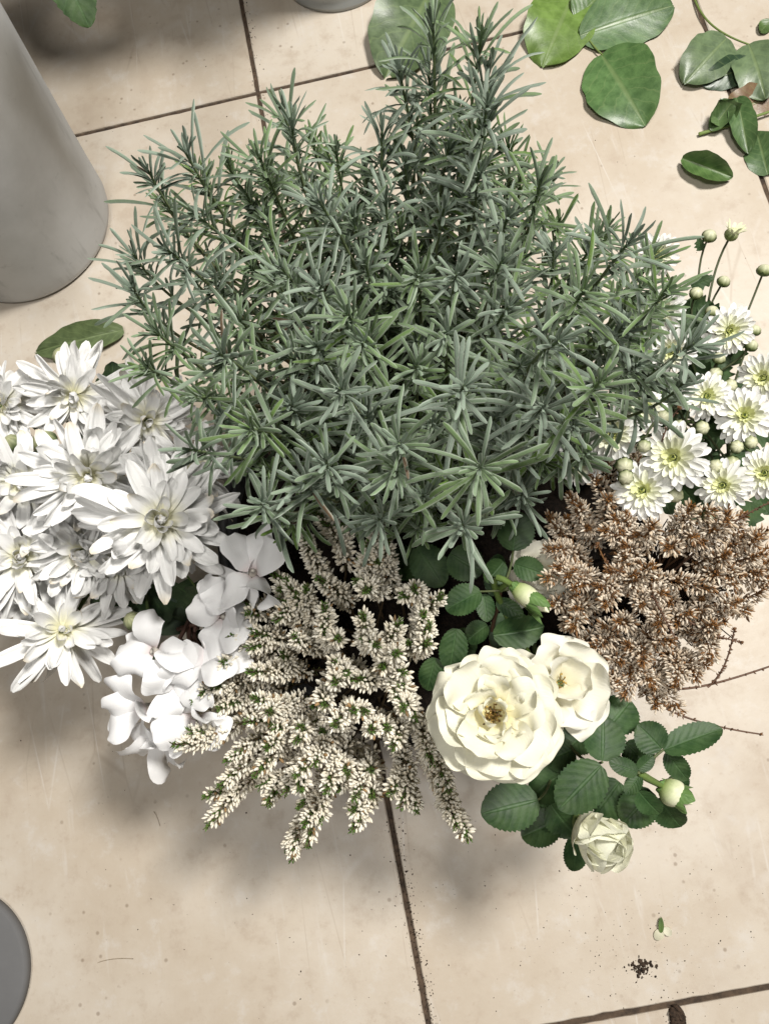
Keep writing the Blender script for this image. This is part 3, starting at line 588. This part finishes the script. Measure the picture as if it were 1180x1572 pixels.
# --- small button chrysanthemums
sb = at(1060, 640, ZS); so_ = np.array([sb[0], sb[1], ZS]); smum = thing('chrysanthemum_plant', 'small white button chrysanthemums with yellow-green centres and round buds beside the dried heather', 'chrysanthemum', so_)
def scol(ri, st):
    t = st[:,0:1]; y = [A(.83,.83,.81), A(.83,.83,.79), A(.82,.83,.66), A(.76,.78,.42), A(.70,.74,.30)][ri]; return y*np.minimum(1,t*2.6) + A(.80,.83,.52)*(1-np.minimum(1,t*2.6))
def small_flower(px, py, z, r, tilt=(0,0)):
    r *= .9; c = at(px, py, z); ax = nz(todir(c, CAMP) + np.array([tilt[0],tilt[1],0])); base = c-ax*.004
    m = MB(); add_tube(m, np.array([base-ax*.006,base-ax*.003,base,base+ax*.002]), [.0025,.006,.0075,.004], (.12,.18,.05), 10); f = m.build('flower', 'bud', smum, so_)
    spec = [dict(n=21, el=0, L=r, W=r*.25, p='strap', bend=-.15, cup=.35, jb=.2, je=5, jl=.08, tw=.2, r0=.003, nu=7, nv=5, jp=.06),
            dict(n=20, el=12, L=r*.86, W=r*.22, p='strap', bend=-.05, cup=.4, jb=.2, je=5, jl=.08, tw=.2, r0=.003, h=.0008, nu=7, nv=5),
            dict(n=18, el=24, L=r*.66, W=r*.19, p='strap', bend=.25, cup=.5, jb=.2, je=6, tw=.2, r0=.0025, h=.0015, nu=6, nv=4),
            dict(n=12, el=46, L=r*.38, W=r*.15, p='strap', bend=.6, cup=.6, je=6, r0=.0025, h=.002, nu=6, nv=3),
            dict(n=12, el=66, L=r*.24, W=r*.10, p='strap', bend=.9, cup=.6, je=8, r0=.0015, h=.002, nu=5, nv=3)]
    inner = MB()
    for (ri, V, F, st, col) in ring_petals(base, ax, spec, scol):
        if ri == 0: MB().add(V, F, col, st).build('petal', 'small_petal', f, so_)
        else: inner.add(V, F, col, st)
    tag(inner.build('inner_petals', 'small_petal', f, so_), kind='stuff')
    stem_to(smum, so_, so_+np.array([random.gauss(0,.02),random.gauss(0,.02),-.004]), base-ax*.005, ax, .0013, (.07,.10,.035))
for a in [(940,668,.30,.0200),(1032,702,.305,.0265),(985,752,.29,.0225),(1108,745,.28,.0205),(1143,637,.275,.0225),(1170,580,.26,.0210),(1120,508,.25,.0215),(1172,726,.27,.0205),(1085,608,.27,.0190),(1012,478,.25,.0200),(1008,392,.22,.019),(990,625,.27,.0190),(885,712,.27,.018),(1030,540,.25,.019)]: small_flower(*a, (random.gauss(0,.15), random.gauss(0,.15)))
buds = [(1088,362,.20),(1110,432,.21),(1172,415,.20),(1157,507,.23),(1152,530,.22),(1103,550,.26),(1097,575,.26),(1120,592,.26),(1130,686,.27),(1152,679,.27),(1098,716,.28),(988,685,.30),(960,733,.30),(1036,760,.28),(1090,793,.26),(1042,655,.29),(1122,712,.27),(1068,450,.22),(1092,478,.22),(1077,657,.27),(958,715,.29),(1018,640,.27)]
for (px, py, z) in buds:
    c = at(px, py, z); ax = nz(nz([c[0]-sb[0], c[1]-sb[1], 0])*.5+np.array([0,0,1])+RNG.normal(0,.25,3)); r = random.uniform(.0050,.0066)
    b = bud_sphere('bud', smum, so_, c, ax, r, (.20,.26,.08), (.74,.74,.52), squash=.85, ribs=7)
    ms = MB()
    for k in range(7):
        ph = k*2*PI/7; R = frame(ax, [.2,.5,.9]); rd = R[:,1]*math.cos(ph)+R[:,2]*math.sin(ph); V, F, st = blade(r*1.25, r*.7, 'ovate', 5, 3, .2, 1.3, 1); ms.add(place(V, c-ax*r*.82+rd*r*.35, rd, ax), F, (.11,.17,.05), st)
    ms.build('sepals', 'mum_leaf', b, so_)
    stem_to(smum, so_, so_+np.array([random.gauss(0,.02),random.gauss(0,.02),-.004]), c-ax*r*.8, ax, .0010, (.07,.085,.04), 5)
c = at(1122,360,.205); ax = nz([.3,.5,.8]); b = bud_sphere('bud', smum, so_, c, ax, .0062, (.20,.26,.08), (.70,.72,.45)); pm = MB()
for (ri, V, F, st, col) in ring_petals(c, ax, [dict(n=14, el=60, L=.012, W=.003, p='strap', bend=-.3, cup=.3, r0=.003, nu=6, nv=3, je=9)], lambda r, s: np.broadcast_to(A(.76,.78,.55), (len(s),3))): pm.add(V, F, col, st)
pm.build('opening_petals', 'small_petal', b, so_); stem_to(smum, so_, so_+np.array([0,.02,-.004]), c-ax*.005, ax, .0011, (.07,.085,.04), 5)
for b, t, wd in [((1150,770,.2),(1152,808,.22),42),((1060,690,.22),(1090,690,.24),40),((1070,660,.22),(1105,665,.24),35),((1085,470,.2),(1110,485,.2),30),((1060,440,.2),(1095,425,.21),26),((1040,740,.22),(1070,775,.23),45),((1000,700,.2),(970,780,.22),50),((1120,650,.2),(1095,690,.21),50),((1090,720,.2),(1060,760,.22),50),((1140,700,.2),(1110,800,.22),44),((1075,385,.19),(1072,365,.2),18),((1000,650,.2),(1040,610,.21),60),((1050,560,.2),(1090,530,.2),50),((1000,560,.2),(980,520,.2),60),((1060,800,.2),(1090,760,.2),50),((930,720,.2),(905,690,.22),50),((1160,760,.19),(1180,790,.2),40),((1080,630,.2),(1130,600,.2),45),((1010,740,.21),(1030,790,.22),46)] + [((x, y, .19), (x+45*math.cos(a), y+45*math.sin(a), .20), 46) for x, y, a in [(960+24*(i%9)+random.uniform(-10,10), 480+45*(i//9)+random.uniform(-12,12), random.uniform(0,6.28)) for i in range(54)] if not (x > 1110 and y < 560)]:
    put_leaf(smum, so_, b, t, wd, (.035,.080,.028), 'mum_leaf', lobes=.4, nu=20, ruf=.04)
# ------------------------------------------------------------------ rose
rb = at(830, 1060, ZS); ro = np.array([rb[0], rb[1], ZS]); rose = thing('rose_plant', 'cream white rose bush with glossy dark green leaves at the front corner of the bowl', 'rose', ro)
CRM = A(.78,.765,.63); YEL = A(.78,.68,.24); IV = A(.78,.765,.67)
def rcol(base, yel):
    def f(ri, st): t = np.clip(st[:,0:1]*1.25,0,1); k = (1-t)**1.3*yel; return base*(1-k)+YEL*k
    return f
def rose_flower(px, py, z, ax, spec, colf, sep=True, stamens=0, br=.012):
    c = at(px, py, z); ax = nz(ax); m = MB(); add_tube(m, np.array([c-ax*.016,c-ax*.010,c-ax*.004,c]), [.002,.005,br*.6,br*.4], (.16,.22,.07), 12); f = m.build('flower', 'bud', rose, ro)
    for (ri, V, F, st, col) in ring_petals(c, ax, spec, colf): MB().add(V, F, col, st).build('petal', 'rose_petal', f, ro)
    if stamens:
        O, D, S, K = [], [], [], []
        for i in range(stamens):
            d = nz(RNG.normal(0,.55,3)+ax*1.0); O.append(c+ax*.002+RNG.normal(0,.0018,3)); D.append(d); S.append((random.uniform(.005,.010),.0009,.0009)); K.append(A(.42,.28,.08)*random.uniform(.4,1.2))
            O.append(O[-1]+d*S[-1][0]*.85); D.append(RNG.normal(size=3)); S.append((.0024,.0015,.0015)); K.append(random.choice((A(.09,.05,.02),A(.20,.11,.03),A(.45,.30,.08))))
        V, F = instance(SV, SF, np.array(O), frames(np.array(D)), np.array(S)); tag(MB().add(V, F, np.repeat(np.array(K), len(SV), 0)).build('stamens', 'floret', f, ro), kind='stuff')
    stem_to(rose, ro, ro+np.array([random.gauss(0,.012),random.gauss(0,.012),-.004]), c-ax*.014, ax, .0020, (.09,.13,.045)); return f, c
c = at(757,1097,.335); ax = nz(todir(c, CAMP)+np.array([-.05,.02,0]))
R0 = .0405
spec = [dict(n=7, el=-8, L=R0, W=R0*1.05, p='broad', bend=-.35, cup=.10, ruf=.085, ruff=4, je=4, jl=.06, jp=.12, tw=.08, r0=.003, h=0, nu=18, nv=15),
        dict(n=7, el=5, L=R0*.93, W=R0*.98, p='broad', bend=-.25, cup=.18, ruf=.085, ruff=4, je=5, jl=.07, jp=.15, tw=.12, r0=.003, h=.002, nu=18, nv=15),
        dict(n=6, el=17, L=R0*.83, W=R0*.90, p='broad', bend=-.05, cup=.25, ruf=.085, ruff=4, je=6, jl=.08, jp=.15, tw=.15, r0=.003, h=.003, nu=14, nv=11),
        dict(n=6, el=24, L=R0*.68, W=R0*.72, p='broad', bend=.15, cup=.35, ruf=.09, ruff=4, je=7, jl=.1, jp=.2, tw=.2, r0=.003, h=.004, nu=12, nv=11),
        dict(n=5, el=34, L=R0*.52, W=R0*.55, p='broad', bend=.25, cup=.45, ruf=.12, ruff=4, je=8, jl=.15, jp=.25, tw=.3, r0=.004, h=.004, nu=12, nv=9),
        dict(n=4, el=56, L=R0*.36, W=R0*.36, p='broad', bend=.7, cup=.5, ruf=.16, ruff=4, je=14, jl=.2, jp=.3, tw=.4, r0=.006, h=.004, nu=12, nv=9)]
rose_flower(757,1097,.335, ax, spec, lambda ri, st: rcol(CRM,[.15,.25,.45,.7,.85,.5][ri])(ri, st), stamens=46)
R1 = .034; spec = [dict(n=5, el=2, L=R1, W=R1*1.15, p='broad', bend=-.2, cup=.15, ruf=.07, ruff=4, je=6, jp=.15, r0=.003, nu=18, nv=15), dict(n=5, el=28, L=R1*.9, W=R1*1.05, p='broad', bend=.15, cup=.35, ruf=.07, ruff=4, je=8, jp=.2, r0=.003, h=.002, nu=18, nv=15),
     dict(n=3, el=52, L=R1*.72, W=R1*.8, p='broad', bend=.3, cup=.5, ruf=.08, je=8, r0=.003, h=.003, nu=12, nv=11)]
c2 = at(858,1050,.29); rose_flower(858,1050,.29, todir(c2,CAMP)+np.array([.35,.10,0]), spec, rcol(IV,.35), stamens=8)
R2 = .030; spec2 = [dict(s, L=s['L']*.78, W=s['W']*.78) for s in spec]
c3 = at(828,880,.245); rose_flower(828,882,.245, todir(c3,CAMP)+np.array([.3,.1,0]), spec2, rcol(IV,.3), stamens=6)
# half open bloom
spec = [dict(n=4, el=58, L=.042, W=.044, p='broad', bend=.75, cup=.62, ruf=.04, je=4, jp=.1, r0=.006, nu=14, nv=11, bp=1.0), dict(n=4, el=66, L=.041, W=.038, p='broad', bend=.70, cup=.75, ruf=.05, je=4, r0=.005, h=.001, nu=14, nv=11, bp=1.0),
        dict(n=3, el=76, L=.038, W=.032, p='broad', bend=.5, cup=.9, ruf=.06, je=4, r0=.003, h=.002, nu=12, nv=9), dict(n=2, el=46, L=.036, W=.038, p='broad', bend=.6, cup=.4, ruf=.05, je=5, r0=.006, nu=12, nv=11)]
axb = nz(at(956,1330,.285)-at(898,1268,.235)); rose_flower(897,1266,.235, axb, spec, rcol(A(.85,.85,.70),.30), br=.014)
def green_bud(b, t, r, z0, z1, open_=.3):
    p0, p1 = at(*b, z0), at(*t, z1); ax = nz(p1-p0); L = np.linalg.norm(p1-p0); n, k = 10, 16; tt = np.linspace(0,1,n)
    prof = np.sin(np.minimum(1,tt*1.05)*PI)**.7*r*(1.1-.5*tt)+.0004; P = p0 + tt[:,None]*(p1-p0); m = MB(); V, q, tr = tube(P, prof, k)
    cc = np.repeat(np.clip((tt-.1)/.5,0,1)[:,None],k,0); col = A(.30,.40,.12)*(1-cc)+A(.80,.80,.58)*cc; col = np.concatenate([col, col[:1], col[-1:]]); m.add(V,q,col); m.F3.append(tr); o = m.build('bud', 'bud', rose, ro)
    sm = MB(); R = frame(ax,[.1,.3,.9])
    for j in range(5):
        ph = j*2*PI/5+.4; rd = R[:,1]*math.cos(ph)+R[:,2]*math.sin(ph); V, F, st = blade(L*random.uniform(.8,1.1), r*1.25, 'ovate', 9, 5, .0, random.uniform(-.1,-.9)*open_, 1.5, 0, -.6)
        sm.add(place(V, p0+rd*r*.45, ax*1+rd*.28, rd), F, A(.10,.19,.05)*random.uniform(.8,1.2), st)
    sm.build('sepals', 'rose_leaf', o, ro); stem_to(rose, ro, ro+np.array([random.gauss(0,.01),random.gauss(0,.01),-.004]), p0+ax*.002, ax, .0024, (.13,.20,.05))
green_bud((1010,1204),(1062,1234),.0115,.245,.25); green_bud((784,897),(842,940),.0085,.29,.29,.6)
RL = (.020,.060,.016)
leaflist = [((787,845,.285),(792,783,.29),62),((772,862,.28),(745,893,.28),44),((789,866,.275),(836,882,.28),40),((737,908,.275),(684,936,.27),50),((742,912,.27),(748,955,.27),30),((757,915,.27),(765,850,.265),36),((762,922,.265),(803,946,.265),28),((757,975,.26),(835,962,.255),55),((748,960,.245),(716,985,.24),40),((700,965,.25),(690,1030,.24),46),((668,1010,.24),(655,1060,.23),40),
 ((825,1228,.26),(738,1250,.265),76),((922,1175,.285),(857,1243,.285),74),((924,1168,.28),(925,1098,.275),68),((930,1120,.255),(968,1075,.25),66),((1015,1150,.27),(978,1112,.27),54),((1018,1152,.265),(1108,1118,.265),48),((1022,1155,.255),(1055,1198,.25),36),((978,1186,.29),(934,1170,.292),30),((978,1182,.285),(1002,1160,.285),24),((982,1190,.28),(960,1220,.28),26),
 ((1000,1215,.24),(955,1265,.235),60),((1010,1225,.235),(1045,1270,.23),56),((985,1230,.25),(1000,1240,.25),26),((860,1190,.235),(815,1225,.23),60),((880,1150,.23),(835,1170,.23),58),((845,1235,.22),(885,1285,.215),56),((860,1260,.21),(800,1285,.205),58),((885,1280,.20),(880,1338,.19),40),((905,1120,.22),(870,1150,.22),56),((950,1200,.23),(905,1260,.225),66),((1030,1190,.23),(1050,1215,.23),40),((880,1200,.21),(850,1260,.2),60),((840,1210,.2),(770,1270,.195),50),((960,1140,.24),(1000,1180,.24),50),((980,1215,.26),(1012,1250,.255),40),((800,940,.235),(760,1000,.23),60),((905,1085,.23),(880,1120,.23),50),((730,1000,.22),(690,980,.215),60),((640,840,.22),(680,900,.22),60),((690,850,.23),(740,880,.23),60),((640,880,.2),(600,850,.21),60)]
for b, t, wd in leaflist: put_leaf(rose, ro, b, t, wd, RL, 'rose_leaf', serr=.13, nser=13, nu=40, nv=9, ruf=.02, fold=.10)
def cane(pts, r=.0016, col=(.09,.11,.045)):
    C = [at(*p) for p in pts]; m = MB(); add_tube(m, bez(*C, 18), np.linspace(r*1.2, r*.8, 18), col, 6); m.build('cane', 'stem', rose, ro)
cane([(760,1010,.2),(742,970,.23),(768,940,.25),(768,905,.275)],.0016,(.10,.06,.035)); cane([(768,905,.275),(775,895,.28),(785,875,.28),(787,845,.285)],.0011); cane([(768,905,.275),(772,898,.285),(780,895,.29),(790,899,.29)],.0020,(.13,.20,.05))
cane([(860,1120,.2),(880,1160,.24),(905,1180,.27),(924,1170,.282)],.0012); cane([(900,1150,.2),(930,1160,.25),(960,1180,.27),(980,1186,.288)],.0016); cane([(980,1186,.28),(990,1195,.28),(1000,1200,.26),(1020,1209,.246)],.0022,(.13,.20,.05)); cane([(980,1186,.27),(995,1170,.27),(1005,1160,.27),(1018,1151,.268)],.0011)
cane([(850,1180,.2),(845,1200,.24),(838,1220,.26),(825,1228,.26)],.0011); cane([(780,905,.277),(765,907,.277),(750,908,.277),(737,908,.275)],.0009)
# ------------------------------------------------------------------ cut leaves and sprigs on the tiles
CG = (.105,.190,.060)
def lone(name, label, b, t, wpx, col, z=.0035, cat='leaf', group=None, **kw):
    p = (at(b[0],b[1],0)+at(t[0],t[1],0))/2; th = thing(name, label, cat, (p[0],p[1],0.0), group)
    d = dict(nu=26, nv=11, ruf=.07, ruff=2.4, edge=.035, fold=.10, cup=.10, bend=-.3, up=(0,0,.6)); d.update(kw)
    put_leaf(th, np.array([p[0],p[1],0]), (*b, z), (*t, kw.get('z1', z)) if 'z1' not in d else (*t, d.pop('z1')), wpx, col, 'cut_leaf', name='blade', **d); return th
lone('cut_leaf', 'broad dull green leaf lying flat on the tile behind the lavender tops', (665,-20), (590,120), 120, (.10,.155,.07))
lone('cut_leaf', 'wavy-edged olive green leaf on the tile between metal vase and white chrysanthemum', (190,506), (55,540), 48, (.12,.17,.07), .006, fold=.3, ruf=.10)
lone('cut_leaf', 'small dark green leaf folded in half lengthwise alone on the tile', (1046,243), (1124,272), 36, (.075,.15,.04), .008, fold=.9, cup=.3, bend=-.1, up=(.0,-.2,.5))
lone('cut_leaf', 'withered brown leaf lying under the green cut sprigs', (1180,150), (1110,175), 60, (.22,.13,.075), .004, ruf=.08, bend=.2)
lone('cut_leaf', 'dark green leaf touching the grout line at the end of the sprigs', (1178,268), (1160,200), 52, (.07,.14,.05), .004, up=(-.3,0,.6))
lone('cut_leaf', 'tiny curled green leaf apart from the other cut leaves', (1182,30), (1165,50), 22, (.08,.15,.04), .005, bend=1.2)
def sprig(label, stempts, leaves_, r=.0016, scol=(.16,.22,.06)):
    q = at(stempts[0][0], stempts[0][1], 0); org = np.array([q[0],q[1],0]); th = thing('leafy_sprig', label, 'sprig', org, 'cut sprigs on the tiles')
    C = np.array([at(*p) for p in stempts]); P = bez(*C, 20) if len(C) == 4 else C
    m = MB(); add_tube(m, P, np.linspace(r, r*.7, len(P)), scol, 7); m.build('stem', 'stem', th, org)
    for (b, t, wd, col, kw) in leaves_:
        d = dict(nu=26, nv=11, ruf=.07, ruff=2.4, edge=.035, fold=.08, cup=.10, bend=-.3, up=(0,0,.6)); d.update(kw); put_leaf(th, org, b, t, wd, col, 'cut_leaf', **d)
sprig('cut sprig with three large green leaves lying flat behind the lavender', [(880,-60,.006),(868,0,.007),(885,50,.008),(928,88,.006)],
  [((880,-10,.006),(832,102,.004),104,(.16,.27,.055),dict(ruf=.06)),((890,55,.008),(1034,8,.012),84,(.10,.185,.075),dict(ruf=.05,fold=.18)),((922,84,.006),(990,192,.006),108,(.085,.175,.055),dict(fold=.18,ruf=.04)),((885,30,.006),(930,-20,.01),60,(.06,.13,.03),{})])
sprig('cut sprig with dull grey-green leaves crossing the grout line', [(1064,-5,.003),(1080,40,.012),(1110,60,.014),(1195,82,.012)],
  [((1115,58,.014),(1050,128,.008),72,(.125,.185,.095),dict(fold=.12)),((1148,68,.016),(1175,152,.012),70,(.125,.185,.095),dict(fold=.15,bend=-.5)),((1160,100,.01),(1075,128,.004),46,(.03,.07,.035),{}),((1168,78,.018),(1198,120,.018),56,(.12,.18,.09),{})], .0015)
sprig('thick cut green stem with a curled leaf beside the withered brown leaf', [(1072,206,.004),(1110,195,.007),(1150,182,.008),(1200,165,.008)],
  [((1120,192,.010),(1100,150,.028),46,(.09,.16,.055),dict(bend=1.6,cup=.7)),((1130,150,.016),(1148,236,.006),38,(.075,.15,.05),dict(fold=.5)),((1090,200,.008),(1128,150,.03),30,(.08,.15,.05),dict(bend=1.0,cup=.6))], .0023, (.18,.25,.07))
# leafy branch standing in the tall vase
vb = at(42,348,0); th = thing('leafy_branch', 'dark green leafy branch hanging over from the tall grey metal vase', 'branch', (vb[0],vb[1],.02)); vo = np.array([vb[0],vb[1],.02])
c0 = np.array([vb[0]+.02,vb[1]+.02,.02]); C = [c0, c0+np.array([.0,.02,.30]), c0+np.array([.02,.10,.56]), at(60,-120,.40)]
m = MB(); add_tube(m, bez(*C, 24), np.linspace(.004,.0016,24), (.10,.13,.05), 7); m.build('stem','stem',th,vo)
for b, t, wd in [((72,-90,.40),(138,42,.36),74),((60,-120,.40),(150,-160,.38),90),((30,-110,.42),(-60,-60,.40),90),((20,-160,.44),(60,-260,.42),90),((110,-110,.39),(210,-90,.34),80)]: put_leaf(th, vo, b, t, wd, (.03,.075,.02), 'rose_leaf', serr=.12, nser=12, nu=36, nv=9)
bk = at(517,-52,0); th = thing('foliage_bunch', 'bunch of leafy cut stems standing in the dark zinc bucket', 'foliage', (bk[0],bk[1],.013)); vo = np.array([bk[0],bk[1],.013])
for i in range(9):
    a = i*2*PI/9+.3; T = np.array([-.27+.16*math.cos(a)*random.uniform(.5,1), .94+.07*math.sin(a)*random.uniform(.5,1), random.uniform(.28,.42)]); B = np.array([bk[0]+.03*math.cos(a), bk[1]+.03*math.sin(a), .014])
    P = bez(B, B+np.array([0,0,.3]), T-np.array([-.05,0,-.06]), T, 16); m = MB(); add_tube(m, P, np.linspace(.003,.0014,16), (.10,.14,.05), 6); so2 = m.build('stem','stem',th,vo)
    for k in range(7):
        j = 15-k; d = nz(RNG.normal(0,1,3)*np.array([1,1,.35])); V, F, st = blade(random.uniform(.07,.10), random.uniform(.045,.065), 'ovate', 14, 7, .2, -.6, 1.2, .12, .15, .03); MB().add(place(V, P[j], d, [0,0,1]), F, A(.06,.12,.035)*random.uniform(.8,1.2), st).build('leaf','cut_leaf',so2,vo)
# ------------------------------------------------------------------ crumbs, clumps, scraps
def ico(seed):
    import bmesh as _b; bm = _b.new(); _b.ops.create_icosphere(bm, subdivisions=1, radius=1.0); bm.verts.ensure_lookup_table()
    V = np.array([v.co[:] for v in bm.verts]); F = np.array([[v.index for v in f.verts] for f in bm.faces]); bm.free(); return V, F
IV_, IF_ = ico(0)
def crumbs(pts, name='soil_crumbs'):
    O = np.array([p[:3] for p in pts]); S = np.array([[p[3]*random.uniform(.6,1.5), p[3]*random.uniform(.6,1.3), p[3]*random.uniform(.4,.8)] for p in pts])
    V, F = instance(IV_*(1+RNG.normal(0,.16,(len(IV_),1))), IF_, O, frames(RNG.normal(size=O.shape)*np.array([1,1,.25])), S); return MB().add(V, F, (.03,.02,.015))
pts = []
def sprinkle(px, py, sx, sy, n, r0, r1):
    for _ in range(n):
        r = random.uniform(r0, r1)*random.random()**.7 + .00015; p = at(random.gauss(px,sx), random.gauss(py,sy), 0); pts.append((p[0],p[1],r*.4,r))
sprinkle(985,1487,10,8,60,.0006,.0016); sprinkle(985,1480,60,45,110,.0002,.0008); sprinkle(900,1420,80,60,60,.0002,.0007); sprinkle(520,1420,170,90,60,.0002,.0009); sprinkle(1100,480,60,60,16,.0003,.0010); sprinkle(930,250,120,100,22,.0002,.0008); sprinkle(200,1350,180,140,80,.0002,.0007); sprinkle(1000,1400,120,110,120,.0002,.0007); sprinkle(300,250,160,140,30,.0002,.0007); sprinkle(750,1320,80,60,40,.0002,.0008)
for _ in range(420):
    t = random.random(); x, y = 600+58*t, 1255+317*t; side = random.gauss(4, 7); p = at(x+side, y, 0); r = random.uniform(.0002,.0011)*random.random()**.5+.0001; pts.append((p[0],p[1],r*.3-(.0018 if abs(side)<4 else 0),r))
for _ in range(120):
    t = random.random(); x, y = 372+30*t, 0+190*t; p = at(x+random.gauss(3,5), y, 0); r = random.uniform(.0002,.0009); pts.append((p[0],p[1],r*.3,r))
tag(crumbs(pts).build('soil_crumbs', 'crumb'), 'tiny dark soil crumbs scattered over the tiles and along the grout', 'soil', kind='stuff')
def clump(label, px, py, n, spread, r):
    c = at(px, py, 0); P = [(c[0]+random.gauss(0,spread), c[1]+random.gauss(0,spread*1.1), r*.6*random.random(), r*random.uniform(.5,1.2)) for _ in range(n)]
    m = crumbs(P); tag(m.build('soil_clump', 'crumb', None, (c[0],c[1],0)), label, 'soil')
clump('dark crumbled heap of spilled soil on the tile near the half open rose', 985, 1484, 34, .0045, .0022)
clump('black lump of soil just past the grout line', 1040, 1562, 60, .0024, .0042)
c = at(1015,1422,0); th = thing('petal_scrap', 'pale crushed petal scrap with a green sepal on the tile', 'petal', (c[0],c[1],0)); vo = np.array([c[0],c[1],0])
for b, t, wd, col in [((1016,1428,.002),(1005,1442,.002),14,(.62,.60,.45)),((1018,1424,.002),(1030,1436,.002),12,(.66,.64,.5))]: put_leaf(th, vo, b, t, wd, col, 'small_petal', name='petal', up=(0,0,.6))
put_leaf(th, vo, (1014,1432,.003), (1014,1408,.004), 8, (.10,.17,.04), 'mum_leaf', name='sepal', up=(0,0,.6))
for i, (a, b2, lab) in enumerate([((150,1478),(205,1472),'thin pale dry twig scrap on the tile in front of the heather'),((236,1246),(246,1268),'short dark hair-like stalk bit on the shaded tile')]):
    p0, p1 = at(*a,.0015), at(*b2,.0015); m = MB(); add_tube(m, bez(p0, p0+(p1-p0)*.3+np.array([0,.003,0]), p0+(p1-p0)*.7+np.array([0,.002,0]), p1, 10), .00022, (.30,.23,.15), 5); tag(m.build('stalk_scrap','stem',None,p0), lab, 'stalk')
